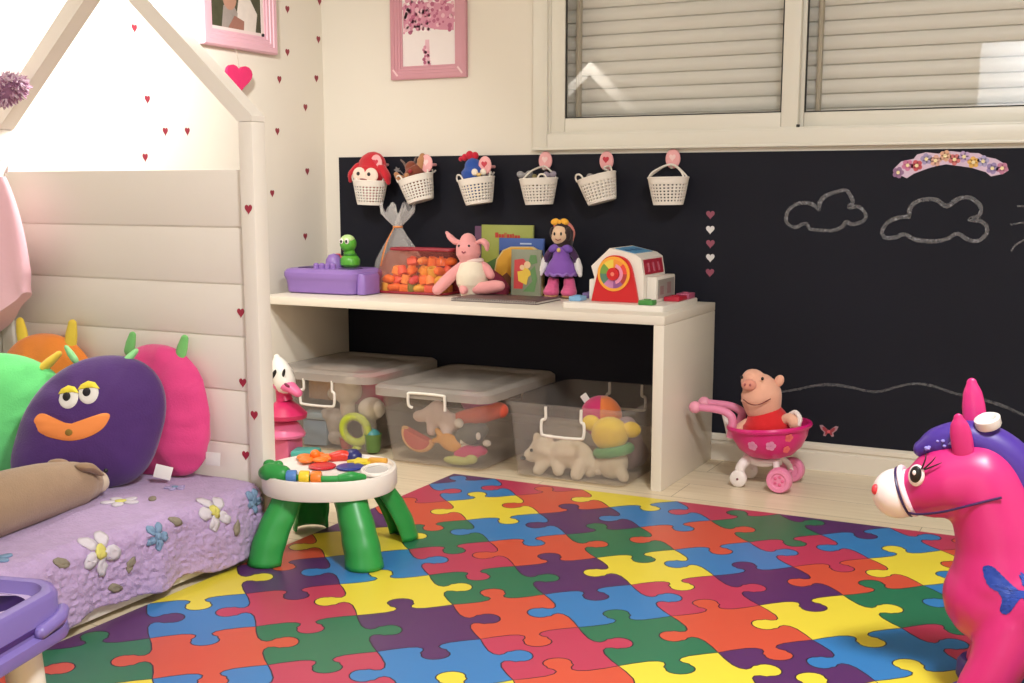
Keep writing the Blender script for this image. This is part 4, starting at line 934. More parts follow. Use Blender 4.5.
for dy in (-.055, .055):
    MB(stw).tube([(-.06, dy * .5, .094), (-.078, dy, .07), (-.082, dy, .038)], [.018, .017, .018], 12, smooth=4).build('front_fork', st)
    w = MB(stw); 
    w.lathe([(0, -.013), (.02, -.013), (.028, -.008), (.030, 0), (.028, .008), (.02, .013), (0, .013)], 26, X=TR((-.082, dy + (-.012 if dy < 0 else .012), .030), (90, 0, 0)), caps=False); wo = w.build('front_wheel', st)
    MB(M('hub_dark', (120, 70, 84), .5)).lathe([(0, 0), (.004, 0), (.004, .002), (0, .002)], 10, X=TR((-.082, dy + (-.0255 if dy < 0 else .0255), .030), (90, 0, 0)), caps=False).build('hub_pin', wo)
    yy = -.085 if dy < 0 else .085
    w = MB(pk).lathe([(0, -.015), (.022, -.013), (.026, -.018), (.038, -.018), (.0425, -.010), (.0435, 0), (.0425, .010), (.038, .018), (.026, .018), (.022, .013), (0, .015)], 30, X=TR((.062, yy, .0437), (90, 0, 0)), caps=False)
    wo = w.build('rear_wheel', st)
    hb2 = MB(M('hub_rose', (222, 96, 140), .4, .05))
    for k in range(5):
        a = k * 1.257; hb2.ell((.062 + .013 * math.cos(a), yy + (-.0145 if dy < 0 else .0145), .0437 + .013 * math.sin(a)), (.0055, .003, .0055), u=10, v=6)
    hb2.build('hub_flower', wo)
    MB(stw).tube([(.03, yy * .3, .098), (.05, yy * .8, .07), (.062, yy * .9, .0437)], .011, 10, smooth=3).build('rear_fork', st)
MB(pk).cyl((.062, -.07, .0437), (.062, .07, .0437), .006).build('axle', st)
for dy, dz, dx in ((-.05, 0, 0), (.05, 0, .006)):
    MB(pk).tube([(-.118, dy, .165), (-.113, dy, .205), (-.118 + dx, dy, .236), (-.150, dy, .254), (-.21, dy, .258), (-.236, dy, .258)], [.015, .0145, .0145, .0135, .0125, .013], 14, smooth=5).build('handle', st)
    MB(M('stroller_grip', (240, 158, 182), .4, .04)).ell((-.246, dy, .258), (.022, .021, .021)).build('grip', st)
MB(stw).tube([(-.135, 0, .15), (-.155, .03, .19), (-.165, .03, .225)], .010, 10, smooth=3).build('side_strap', st)
for x in (-.075, -.035): MB(M('hub_dark')).ell((x + .0, -.062 if x < -.05 else -.045, .098 if x < -.05 else .084), .004).build('screw', st) if False else None
# piglet (a plain soft toy)
pgm = plushmat('pig_skin', (236, 176, 150))
pg = thing('plush_piglet', 'pink plush piglet in a red jumper sitting in the doll stroller', 'plush toy', (-1.02, 3.905, .125), rot=(0, 0, 0))
MB(plushmat('red_jumper', (214, 28, 36))).tube([(0, 0, .022), (0, 0, .045), (.002, 0, .09), (-.01, 0, .145)], [.05, .085, .082, .048], 26, smooth=6, round_cap=True).build('jumper', pg)
hdm = MB(pgm).tube([(-.014, -.004, .150), (-.02, -.008, .185), (-.034, -.012, .215), (-.045, -.016, .232)], [.064, .071, .060, .043], 24, smooth=6, round_cap=True)
hdm.build('head', pg, smooth=4)
for c in ((.038, .0, .236), (-.085, .035, .225)): MB(pgm).ell(c, (.016, .012, .022), (0, 25, 0)).build('ear', pg)
sn = MB(plushmat('pig_snout', (226, 150, 130))).ell((-.046, -.066, .226), (.026, .018, .020), (-25, 0, 0)).build('snout', pg)
for dx in (-.009, .009): MB(M('nostril_rose', (176, 96, 96), .7)).ell((-.046 + dx, -.083, .229), (.004, .003, .005)).build('nostril', sn)
for dx in (-.034, .036): MB(black_pl).ell((-.038 + dx, -.066 + abs(dx) * .1, .250), (.005, .004, .006)).build('eye', pg)
MB(M('smile_thread', (120, 52, 48), .8)).tube([(-.062, -.070, .176), (-.035, -.083, .165), (-.005, -.083, .166), (.030, -.070, .186)], .0019, 6, smooth=6).build('smile', pg)
MB(plushmat('pig_arm', (232, 178, 152))).tube([(.062, -.02, .105), (.085, -.03, .118), (.105, -.035, .105)], [.018, .018, .022], 12, smooth=4, round_cap=True).build('arm', pg)
MB(plushmat('pig_arm')  if False else MATS['plush_pig_arm']).tube([(-.062, -.02, .085), (-.08, -.03, .07), (-.085, -.04, .06)], [.018, .018, .02], 12, smooth=4, round_cap=True).build('arm', pg)
MB(M('lace_white', (236, 224, 220), .8)).tube([(.085, -.02, .13), (.105, -.03, .14), (.122, -.04, .122), (.118, -.045, .10)], .008, 8, smooth=4).build('lace_cuff', pg)

# ================================================================== PINK HOPPER HORSE
hp_m = M('hopper_pink', (200, 40, 114), .36, .03, 5); hv = M('hopper_violet', (70, 44, 140), .4, .06); hw_ = M('hopper_white', (244, 226, 224), .36, .03)
ho = thing('hopper_horse', 'hot pink inflatable hopper horse with violet mane at the right edge', 'ride-on toy', (-.10, 2.40, .0062))
HO = Vector((-.10, 2.40, 0.0062))
def hl(x, y, z): return (x - HO.x, y - HO.y, z - HO.z)
m = MB(hp_m)
# trunk, neck, head, legs as one fused body
m.tube([hl(-.165, 2.4, .215), hl(-.08, 2.4, .215), hl(.05, 2.4, .205), hl(.17, 2.4, .215), hl(.24, 2.4, .225)], [.098, .118, .112, .118, .098], 26, smooth=6, round_cap=True)
m.tube([hl(-.150, 2.4, .255), hl(-.158, 2.4, .32), hl(-.178, 2.4, .39), hl(-.200, 2.4, .44)], [.100, .086, .080, .078], 24, smooth=6, round_cap=True)
m.tube([hl(-.205, 2.4, .450), hl(-.262, 2.4, .434), hl(-.305, 2.4, .414), hl(-.332, 2.4, .405)], [.074, .075, .060, .044], 24, smooth=6, round_cap=True)
for x, lx in ((-.125, -.175), (.19, .23)):
    for y in (-.062, .062): m.tube([hl(x, 2.4 + y * .8, .18), hl((x + lx) / 2, 2.4 + y * 1.2, .10), hl(lx, 2.4 + y * 1.35, .05)], [.066, .052, .046], 16, smooth=5, round_cap=True)
hbody = m.build('body', ho, remesh=.008, smooth=8)
for x in (-.185, .235):
    for y in (-.086, .086): MB(hv).lathe([(0, 0), (.046, .0), (.052, .010), (.050, .038), (.044, .046), (0, .05)], 22, X=TR(hl(x, 2.4 + y, .0062)), caps=False).build('hoof', ho)
mz = MB(hw_).ell(hl(-.356, 2.4, .399), (.051, .0485, .050), (0, 20, 0), u=32, v=20)
mz.build('muzzle', ho)
for y in (-.026, .026): MB(M('nostril_red', (222, 62, 72), .4, .05)).ell(hl(-.396, 2.4 + y, .408), (.008, .009, .011)).build('nostril', ho)
def bridle(pts, r): return MB(M('bridle_navy', (52, 26, 80), .4, .05)).tube([hl(*p) for p in pts], r, 8, smooth=6)
nN = Vector((.93, 0, .37)).normalized(); nW = Vector((-.37, 0, .93)).normalized(); mc = Vector((-.356, 2.4, .399))
def nose_ring(d, r): return [hl(*(mc + nN * d + Vector((0, 1, 0)) * r * math.cos(2 * PI * k / 28) + nW * r * 1.02 * math.sin(2 * PI * k / 28))) for k in range(28)]
MB(M('bridle_navy', (52, 26, 80), .4, .05)).tube(nose_ring(.012, .0485), .0026, 8, closed=True).build('noseband', ho)
MB(M('bridle_pale', (246, 220, 230), .4, .03)).tube(nose_ring(.020, .0465), .0062, 10, closed=True).build('noseband_trim', ho)
for s in (-1, 1):
    bridle([(-.330, 2.4 + s * .036, .370), (-.305, 2.4 + s * .052, .375), (-.262, 2.4 + s * .071, .390), (-.215, 2.4 + s * .078, .410), (-.160, 2.4 + s * .078, .432)], .0024).build('rein', ho)
    ey = MB(hw_).ell(hl(-.316, 2.4 + s * .056, .452), (.0165, .007, .022), (0, 8, 18 * s)).build('eye_white', ho)
    MB(black_pl).ell(hl(-.317, 2.4 + s * .0605, .455), (.012, .006, .017), (0, 8, 18 * s)).build('pupil', ey)
    MB(hw_).ell(hl(-.319, 2.4 + s * .066, .459), (.0035, .002, .005)).build('highlight', ey)
    for k, (dx, dz) in enumerate(((.002, .030), (.014, .024), (.022, .014))): MB(black_pl).tube([hl(-.307 + dx * .3, 2.4 + s * .064, .467), hl(-.302 + dx, 2.4 + s * .066, .470 + dz * .6), hl(-.303 + dx * 1.5, 2.4 + s * .064, .470 + dz)], [.0018, .0014, .0006], 6, smooth=3).build('eyelash', ey)
# ears
def ear(y, base, tip, w):
    b_ = Vector(base); t_ = Vector(tip); P = [hl(*(b_ + (t_ - b_) * k)) for k in (-.12, .15, .4, .65, .85, 1.0)]
    MB(hp_m).tube(P, [w * .85, w, w * 1.05, w * 1.0, w * .82, w * .45], 18, smooth=5, flat=.5, round_cap=True).build('ear', ho)
ear(-.05, (-.233, 2.36, .492), (-.247, 2.35, .570), .0195)
ear(.05, (-.218, 2.43, .50), (-.236, 2.44, .625), .0215)
mn = MB(hv).tube([hl(-.315, 2.4, .494), hl(-.290, 2.4, .508), hl(-.25, 2.4, .522), hl(-.20, 2.4, .520), hl(-.15, 2.4, .488), hl(-.115, 2.4, .43), hl(-.085, 2.4, .36), hl(-.05, 2.4, .32)], [.018, .030, .034, .036, .038, .038, .032, .018], 16, smooth=6, round_cap=True)
mn.build('mane', ho, smooth=2)
pr = MB(M('mane_print', (150, 140, 214), .4, .1))
random.seed(4)
for k in range(14):
    t = random.random(); pr.ell(hl(-.315 + .065 * t, 2.375 - random.random() * .008, .500 + .022 * t + random.uniform(-.008, .008)), (.004, .006, .003), u=8, v=5)
pr.build('mane_print', ho)
MB(M('valve_white', (226, 220, 216), .3, .02)).lathe([(.0, 0), (.022, 0), (.024, .004), (.024, .018), (.019, .021), (.015, .018), (.013, .008), (0, .008)], 24, X=TR(hl(-.195, 2.385, .552), (18, -14, 0)), caps=False).build('valve_cap', ho)
bx = MB(M('butterfly_blue', (34, 66, 160), .4, .08))
bp = catmull([(x, y, 0) for x, y in butterfly(.098)], 4, True)
bx.prism([(p.x, p.y) for p in bp], .0016, X=frame(hl(-.116, 2.2845, .264), Vector((.95, -.0, .12)).normalized(), (-.12, .10, .98), (.02, -1, .10)))
bx.tube([hl(-.116, 2.281, .286), hl(-.112, 2.282, .300), hl(-.102, 2.282, .312)], .0014, 6, smooth=3); bx.tube([hl(-.114, 2.281, .286), hl(-.102, 2.282, .298), hl(-.088, 2.282, .304)], .0014, 6, smooth=3)
bo2 = bx.build('butterfly_print', ho)
sd = bo2.modifiers.new('fine', 'SUBSURF'); sd.subdivision_type = 'SIMPLE'; sd.levels = sd.render_levels = 3
sw_ = bo2.modifiers.new('hug', 'SHRINKWRAP'); sw_.target = hbody; sw_.wrap_method = 'NEAREST_SURFACEPOINT'; sw_.wrap_mode = 'ABOVE_SURFACE'; sw_.offset = .0012

# ================================================================== HOOKS AND WALL BASKETS
hk_m = M('hook_pink', (236, 170, 172), .35, .06, 40); hk_r = M('hook_heart_red', (196, 44, 66), .4, .05); hk_w = M('hook_heart_pale', (244, 206, 204), .4, .04); bk_m = M('basket_white', (234, 226, 216), .45, .02)
def hook(x, z, y, hm, label):
    t = thing('wall_hook', label, 'hook', (x, 4.2105, z), group='pink oval hooks along the chalkboard')
    z_ = z
    d = 4.2105 - y
    MB(hk_m).lathe([(0, 0), (.0165, 0), (.018, .002), (.0165, .006), (.010, .008), (0, .0085)], 24, X=TR((0, -d, .004)) @ Matrix(((1.6, 0, 0, 0), (0, 0, -1, 0), (0, 2.0, 0, 0), (0, 0, 0, 1))), caps=False).build('plate', t)
    MB(hm).prism(heart(.027, .026), .0014, X=frame((0, -d - .0082, .007), (1, 0, 0), (0, 0, 1), (0, -1, 0))).build('heart', t)
    if d > .02: MB(hk_m).cyl((0, 0, 0), (0, -d, 0), .006).build('stem', t)
    MB(bk_m).tube([(0, -.002, -.022), (0, -.012, -.028), (0, -.024, -.028), (0, -.028, -.018)], .0035, 8, smooth=4).build('prong', t)
    return t
def basket(label, x, z, tilt, hx, hz, hang, far=True):
    """white perforated mini basket; x, z = centre of the rim; tilt about the wall normal"""
    t = thing('mini_basket', label, 'basket', (x, 4.1375, z), rot=(0, tilt, 0), group='white mini baskets hanging on the chalkboard'); t.scale = (.92, .92, 1)
    h, rt, rb = .096, .0815, .0585; n = 56; rows = 17; sy = .80
    vs = []; fs = []
    for i in range(rows + 1):
        u = i / rows; r = rb + (rt - rb) * u ** .9; zz = -h + h * u
        for k in range(n):
            a = 2 * PI * k / n; vs.append((r * math.cos(a), r * math.sin(a) * sy, zz))
    for i in range(rows):
        for k in range(n):
            hole = 2 <= i <= 13 and i % 2 == 0 and k % 2 == 0
            if hole: continue
            l = (k + 1) % n; fs.append([i * n + k, i * n + l, (i + 1) * n + l, (i + 1) * n + k])
    fs.append(list(range(n))[::-1])
    MB(bk_m).raw(vs, fs, bk_m, True).build('body', t, solid=.0028)
    MB(bk_m).tube([(rt * math.cos(2 * PI * k / 36), rt * sy * math.sin(2 * PI * k / 36), 0) for k in range(36)], .0034, 8, closed=True).build('rim', t)
    R = TR((0, 0, 0), (0, -tilt, 0)); hp_ = R @ Vector(((hx - x) / .92, (4.195 - 4.1375) / .92, hz - z))
    for s, pts in hang(hp_, rt, sy):
        MB(bk_m).tube(pts, .0036, 8, smooth=6).build('handle', t)
    return t
def hang_right(p, rt, sy):
    return [(1, [(rt * .95, -.02, .0), (rt * .80, .01, .022), (p.x + .008, p.y - .006, p.z - .018), (p.x - .010, p.y - .006, p.z - .020), (rt * .45, rt * sy * .88, .010), (rt * .36, rt * sy * .92, 0)]),
            (-1, [(-rt * .96, -.022, 0), (-rt * .99, -.022, .014), (-rt * .86, -.030, .024), (-rt * .62, -.042, .020), (-rt * .46, -.052, .006), (-rt * .42, -.053, 0)])]
def hang_mid(p, rt, sy):
    return [(1, [(-rt * .55, -rt * sy * .84, 0), (-rt * .2, -.030, .03), (p.x - .004, p.y - .012, p.z - .018), (p.x + .012, p.y - .006, p.z - .022), (rt * .62, rt * sy * .76, .014), (rt * .7, rt * sy * .70, 0)]),
            (-1, [(rt * .30, -rt * sy * .95, 0), (rt * .42, -rt * sy * .92, .014), (rt * .62, -rt * sy * .8, .014), (rt * .72, -rt * sy * .68, 0)])]
def hang_both(p, rt, sy):
    return [(1, [(-rt * .98, -.0, -.002), (-rt * .80, .0, .014), (p.x - .018, p.y - .02, p.z - .020), (p.x + .018, p.y - .02, p.z - .020), (rt * .80, 0, .014), (rt * .98, 0, -.002)]),
            (-1, [(-rt * .90, -.028, 0), (-rt * .70, -.018, .022), (p.x - .016, p.y - .028, p.z - .020), (p.x + .016, p.y - .028, p.z - .020), (rt * .70, -.018, .022), (rt * .90, -.028, 0)])]
HK = [(-2.718, 1.094, 4.128, hk_r, 'pink oval hook in front of the red owl, leftmost of the six hooks'), (-2.488, 1.092, 4.14, hk_w, 'pale pink oval hook above the reindeer basket'), (-2.220, 1.082, 4.135, hk_r, 'pink oval hook beside the blue bird'), (-1.993, 1.099, 4.205, hk_w, 'pink oval hook above the basket of small trinkets'), (-1.739, 1.096, 4.205, hk_r, 'pink oval hook with a red heart above the strongly tilted fifth basket'), (-1.477, 1.101, 4.205, hk_w, 'pink oval hook holding both handles of the rightmost basket')]
for x, z, y, hm, lb in HK: hook(x, z, y, hm, lb)
basket('white mini basket holding the red owl, leftmost on the chalkboard', -2.757, 1.028, 2, -2.762, 1.098, hang_right)
basket('white mini basket tilted to the right holding the reindeer plush', -2.540, 1.040, -15, -2.522, 1.094, hang_right)
basket('white mini basket holding the blue bird', -2.262, 1.034, -8, -2.252, 1.084, hang_right)
basket('white mini basket of small trinkets, fourth from the left', -1.991, 1.034, -2, -1.993, 1.099, hang_mid)
basket('white mini basket tilted steeply below the red heart hook, fifth from the left', -1.752, 1.041, -15, -1.739, 1.096, hang_right)
basket('white mini basket hung by both handles, rightmost of the row', -1.470, 1.036, -1, -1.477, 1.101, hang_both)
# plush toys in the baskets
ow = thing('plush_owl', 'red plush owl with a cream face in the leftmost mini basket', 'plush toy', (-2.758, 4.145, 1.016), rot=(0, 3, 0))
MB(plushmat('owl_red', (192, 26, 42))).tube([(0, 0, -.04), (0, 0, .0), (0, 0, .045), (0, .004, .066)], [.036, .055, .082, .066], 24, smooth=6, round_cap=True, flat=.62).build('body', ow)
for s in (-1, 1): MB(MATS['plush_owl_red']).tube([(s * .06, -.012, .065), (s * .085, -.016, .035), (s * .092, -.014, .012)], [.022, .022, .012], 12, smooth=4, round_cap=True, flat=.7).build('wing', ow)
of = MB(plushmat('owl_cream', (238, 214, 198)))
for s in (-1, 1): of.ell((s * .029 + .002, -.047, .036), (.032, .011, .030), (0, s * 12, 0))
of.ell((0, -.046, .014), (.042, .012, .020)); of.build('face', ow)
for s in (-1, 1): MB(black_pl).ell((s * .026 + .0, -.057, .040), (.0085, .004, .008)).build('eye', ow)
MB(M('owl_beak', (150, 96, 90), .8)).ell((.0, -.058, .018), (.018, .004, .004), (0, 3, 0)).build('beak', ow)
rd_ = thing('plush_reindeer', 'brown plush reindeer in the second mini basket', 'plush toy', (-2.54, 4.142, 1.02), rot=(0, -8, 0))
MB(plushmat('reindeer_brown', (124, 60, 38))).tube([(.0, 0, -.035), (0, 0, .0), (.0, -.01, .045), (-.005, -.012, .062)], [.032, .046, .042, .026], 20, smooth=5, round_cap=True).build('body', rd_)
MB(plushmat('reindeer_tan', (176, 124, 84))).tube([(-.05, -.012, .02), (-.066, -.018, .03), (-.075, -.02, .045)], [.016, .014, .010], 10, smooth=4, round_cap=True).build('paw', rd_)
MB(plushmat('reindeer_tan')if False else MATS['plush_reindeer_tan']).tube([(-.005, -.052, .0), (-.005, -.056, .03)], [.008, .010], 10, round_cap=True).build('tie', rd_)
for s in (-1, 1): MB(M('antler_grey', (108, 90, 84), .8, .1)).tube([(s * .018 - .01, -.01, .062), (s * .026 - .012, -.01, .085), (s * .036 - .012, -.012, .098)], [.006, .005, .004], 8, smooth=3, round_cap=True).build('antler', rd_)
MB(MATS['plush_reindeer_tan']).tube([(.03, -.0, .055), (.042, -.0, .085), (.046, 0, .10)], [.018, .020, .012], 10, smooth=3, round_cap=True).build('ear', rd_)
MB(M('nose_red', (150, 34, 40), .6)).ell((.012, -.052, .044), (.009, .007, .008)).build('nose', rd_)
tg = thing('small_star_charm', 'tiny grey star charm poking out between the first and second baskets', 'charm', (-2.64, 4.16, 1.072), rot=(90, 0, 20))
MB(M('charm_grey', (120, 112, 112), .5, .1)).prism([((.014 if k % 2 else .007) * math.cos(k * PI / 5), (.014 if k % 2 else .007) * math.sin(k * PI / 5)) for k in range(10)], .006).build('star', tg)
MB(M('charm_grey', (120, 112, 112))).cyl((.010, -.0, .003), (.05, -.045, .003), .002).build('stick', tg)
bd = thing('plush_bird', 'plain blue plush bird with a red crest in the third mini basket', 'plush toy', (-2.275, 4.142, 1.02), rot=(0, 0, 12))
MB(plushmat('bird_blue', (36, 76, 160))).tube([(0, 0, -.03), (0, 0, .0), (0, 0, .042), (-.002, 0, .062)], [.034, .046, .049, .034], 22, smooth=6, round_cap=True).build('body', bd)
cr2 = MB(plushmat('crest_red', (196, 24, 52)))
for k, (dx, dz, r) in enumerate(((-.036, .098, .013), (-.016, .106, .016), (.006, .104, .014), (-.052, .092, .009))): cr2.ell((dx, 0, dz), (r, .012, r * 1.1))
cr2.build('crest', bd)
for dx in (.018, .048): 
    e_ = MB(M('bird_eye_white', (238, 226, 210), .5)).ell((dx, -.047 + (dx - .018) * .5, .040), (.013, .008, .014)).build('eye', bd)
MB(M('bird_beak', (226, 190, 120), .5, .05)).ell((.036, -.05, .030), (.010, .016, .008), (0, 0, 20)).build('beak', bd)
MB(M('bird_wing_grey', (96, 100, 118), .8, .1)).ell((.05, -.02, .005), (.03, .03, .022)).build('wing', bd)
def trinket(label, loc, col, kind, rz=0):
    t = thing('trinket', label, 'small toy', loc, rz, group='trinkets in the baskets')
    m = M('trinket_%d_%d_%d' % col, col, .4, .1)
    if kind == 'bow':
        MB(m).ell((-.016, 0, .012), (.016, .008, .013), (0, 20, 0)).build('wing', t); MB(m).ell((.016, 0, .014), (.016, .008, .013), (0, -20, 0)).build('wing', t); MB(m).ell((0, 0, .012), .007).build('knot', t)
    else:
        MB(m).lathe([(0, 0), (.014, 0), (.016, .02), (.010, .034), (0, .038)], 16, caps=False).build('body', t); MB(m).ell((0, 0, .042), .010).build('top', t)
trinket('grey winged trinket at the left side of the fourth mini basket', (-2.045, 4.13, 1.038), (150, 148, 150), 'bow', 20)
trinket('mauve-grey winged trinket at the right side of the fourth mini basket', (-1.945, 4.14, 1.036), (150, 140, 156), 'bow', -15)
trinket('olive trinket in the middle of the fourth mini basket', (-2.00, 4.12, 1.0), (130, 120, 70), 'fig')
trinket('grey trinket in the fifth mini basket', (-1.765, 4.15, 1.028), (156, 150, 148), 'bow', 5)

# ================================================================== TOYS ON THE SHELF TOP
ZT = .5875
py = thing('toy_tray', 'purple plastic toy tray at the left end of the shelf top', 'toy', (-2.785, 3.90, ZT)); py.scale = (1, 1, 1.42)
pur = M('toy_tray_purple', (142, 110, 182), .32, .05, 8); pud = M('toy_tray_dark', (64, 40, 96), .5, .05)
L = []
for ins, z, r in ((.018, .0, .03), (.008, .004, .04), (.004, .034, .04), (.0, .040, .042), (-.004, .048, .044), (-.003, .058, .042), (.006, .066, .038), (.020, .069, .03)):
    L.append(rr(-.180 + ins, .165 - ins, -.10 + ins, .13 - ins, r, z, 7))
MB(pur).loops(L, smooth=True).build('base', py)
MB(pur).loops([rr(.155, .195, -.07, .05, .015, z, 4) for z in (.002, .05)] + [rr(.16, .188, -.065, .045, .012, .058, 4)], smooth=True).build('side_grip', py)
for x0, x1 in ((-.135, -.055), (.06, .135)): MB(pud).loops([rr(x0, x1, -.055, .02, .012, z, 4) for z in (.0685, .0705)]).build('recess', py)
for k in range(4): MB(pur).lathe([(.012, .066), (.012, .080), (.008, .084), (0, .085)], 14, X=TR((-.035 + .024 * k, -.06 + .004 * k, 0)), caps=False).build('peg', py)
MB(pur).lathe([(.034, .066), (.032, .09), (.02, .104), (0, .108)], 20, X=TR((-.015, .03, 0)), caps=False).build('knob', py)
wo_ = thing('toy_caterpillar', 'green toy caterpillar with big eyes standing on the purple toy tray', 'toy', (-2.738, 3.955, ZT + .100)); wo_.scale = (.95, .95, .92)
gr_ = M('caterpillar_green', (84, 164, 50), .35, .06, 20); grd = M('caterpillar_dark', (48, 116, 40), .4, .05)
MB(gr_).lathe([(.030, 0), (.041, .010), (.042, .032), (.033, .046), (.022, .052)], 24).build('belly', wo_)
MB(gr_).tube([(0, 0, .05), (-.004, -.003, .07)], [.024, .024], 16).build('neck', wo_)
MB(grd).tube([(.024 * math.cos(a), .024 * math.sin(a), .054) for a in [k * PI / 10 for k in range(20)]], .004, 8, closed=True).build('collar', wo_)
MB(gr_).ell((-.006, -.004, .100), (.036, .034, .037)).build('head', wo_)
MB(M('caterpillar_pale', (190, 222, 150), .4, .04)).ell((-.005, -.008, .118), (.030, .029, .022)).build('brow', wo_)
for dx in (-.014, .012):
    e_ = MB(wpl).ell((dx - .004, -.034, .112), (.0105, .006, .0125)).build('eye', wo_); MB(black_pl).ell((dx - .003, -.0395, .112), (.005, .003, .007)).build('pupil', e_)
rb = thing('toy_block', 'red toy block leaning behind the green caterpillar', 'toy', (-2.805, 3.965, ZT + .100), 15)
MB(M('block_red', (196, 36, 50), .35, .05)).box(-.03, .03, -.02, .02, 0, .042, .008).build('base', rb); MB(M('block_rose', (216, 70, 90), .35, .05)).lathe([(.012, .042), (.012, .05), (0, .052)], 14, caps=False).build('stud', rb)

# tulle gift bag
tu = clear('white_tulle', (255, 255, 255), .30, .9, (226, 222, 220))
tg_ = thing('tulle_bag', 'white tulle gift bag gathered with a ribbon at the back of the shelf', 'gift bag', (-2.612, 4.125, ZT))
def tul(rows):
    L = []
    for x, z, rx, ry, wv in rows:
        L.append([(x + rx * math.cos(a) * (1 + wv * math.sin(9 * a)), ry * math.sin(a) * (1 + wv * math.sin(7 * a)), z + (.022 * math.sin(3 * a + 40 * x) * (wv > .22))) for a in [2 * PI * k / 44 for k in range(44)]])
    return L
MB(tu).loops(tul([(-.0, .002, .115, .052, .02), (0, .06, .125, .058, .03), (-.002, .12, .108, .052, .05), (-.004, .18, .068, .036, .09), (-.006, .225, .034, .02, .14), (-.007, .258, .016, .013, .16)]), smooth=True, cap1=False).build('bag', tg_)
fl_ = MB(tu); 
fl_.loops(tul([(-.007, .258, .016, .013, .16), (-.026, .285, .030, .015, .2), (-.044, .310, .038, .015, .215), (-.050, .334, .036, .014, .26)]), smooth=True, cap0=False, cap1=False); fl_.loops(tul([(-.007, .258, .014, .013, .16), (.014, .285, .024, .015, .2), (.036, .314, .030, .015, .215), (.046, .338, .026, .014, .26)]), smooth=True, cap0=False, cap1=False); fl_.build('flared_top', tg_)
rbn = M('orange_ribbon', (226, 140, 76), .5, .08)
MB(rbn).tube([(-.007 + .018 * math.cos(a), .015 * math.sin(a), .256) for a in [k * PI / 10 for k in range(20)]], .004, 8, closed=True).build('ribbon', tg_)
MB(rbn).tube([(-.012, -.018, .256), (-.03, -.045, .20), (-.038, -.062, .15), (-.05, -.066, .10)], [.0035, .006, .007, .006], 8, smooth=5, flat=.4).build('ribbon_tail', tg_)
# zip bag of orange pieces
zb = clear('red_clear_vinyl', (255, 236, 226), .14, .18, (226, 120, 110))
zt = thing('toy_pouch', 'see-through red-rimmed pouch full of orange play pieces on the shelf', 'pouch', (-2.465, 4.035, ZT), 0)
L = [rr(-.155, .150, -.072, .06, .03, .001, 6), rr(-.166, .160, -.082, .066, .04, .012, 6), rr(-.162, .160, -.078, .06, .04, .09, 6), rr(-.140, .165, -.055, .055, .035, .150, 6), rr(-.12, .165, -.03, .042, .02, .172, 6)]
MB(zb).loops(L, smooth=True).build('vinyl', zt)
MB(M('pouch_rim_red', (150, 36, 52), .4, .05)).tube([(p[0], p[1], .173) for p in rr(-.12, .165, -.03, .042, .02, 0, 6)], .006, 8, closed=True).build('rim', zt)
MB(M('pouch_rim_red')if False else MATS['pouch_rim_red']).tube([(p[0], p[1], .006) for p in rr(-.160, .155, -.078, .064, .035, 0, 6)], .005, 8, closed=True).build('lower_rim', zt)
random.seed(21)
PCOL = [('orange', (246, 140, 66)), ('orange', (246, 140, 66)), ('pale orange', (250, 172, 96)), ('coral', (236, 112, 90)), ('amber', (236, 176, 70)), ('rose', (214, 90, 100)), ('yellow', (230, 200, 80))]
k = 0
for lay in range(4):
    for ix in range(7):
        for iy in (0, 1):
            x = -.125 + .040 * ix + random.uniform(-.007, .007) + (.012 if lay % 2 else 0); y = -.042 + .052 * iy + random.uniform(-.005, .005) + .008 * (lay > 1); z = .006 + .034 * lay
            if lay == 3 and (ix < 2 or iy == 0): continue
            if lay == 2 and ix == 0: continue
            nm, c = random.choice(PCOL)
            if lay == 0 and ix % 3 == 0: nm, c = 'yellow', (230, 200, 80)
            if (ix, iy, lay) == (3, 0, 0): nm, c = 'green', (110, 150, 70)
            m = M('piece_' + nm.replace(' ', '_'), c, .4, .08, 30)
            t = thing('play_piece', nm + ' %s play piece in the %s layer of the red-rimmed pouch, %s' % (('barrel-shaped', 'brick-shaped', 'bead-shaped')[k % 3], ('bottom', 'second', 'third', 'top')[lay], ('front row', 'back row')[iy]), 'play piece', (-2.465 + x, 4.035 + y, ZT + z), 0, 'play pieces in the pouch'); t.scale = (1.2, 1.2, 1.2); t.rotation_euler = (random.uniform(-.5, .5), random.uniform(-.5, .5), random.uniform(-1.5, 1.5)) if lay else (0, 0, random.uniform(-.7, .7))
            if k % 3 == 0: MB(m).lathe([(.016, 0), (.017, .015), (.015, .028), (.010, .029), (.009, .008), (0, .007)], 14).build('barrel', t)
            elif k % 3 == 1: MB(m).box(-.017, .017, -.013, .013, 0, .026, .004).build('brick', t); MB(m).lathe([(.007, .026), (.007, .031), (0, .031)], 12, caps=False).build('stud', t)
            else: MB(m).tube([(-.016, 0, .013), (0, 0, .016), (.016, 0, .013)], [.012, .014, .012], 12, smooth=3, round_cap=True).build('bead', t)
            k += 1
# maroon pouch behind the lamb
mp_ = M('maroon_cloth', (126, 34, 62), .8, .12, 30, bump=.3)
mt_ = thing('maroon_purse', 'small maroon cloth purse behind the pink lamb', 'purse', (-2.24, 4.108, ZT))
MB(mp_).loops([rr(-.155, .13, -.035, .03, .028, .0, 6), rr(-.165, .14, -.042, .036, .034, .03, 6), rr(-.15, .10, -.036, .032, .03, .075, 6), rr(-.13, .06, -.02, .02, .018, .10, 6)], smooth=True).build('body', mt_)
MB(M('purse_pink', (196, 60, 110), .6, .05)).tube([(-.12, -.022, .102), (-.03, -.024, .106), (.05, -.022, .10)], .004, 8, smooth=4).build('zip', mt_)

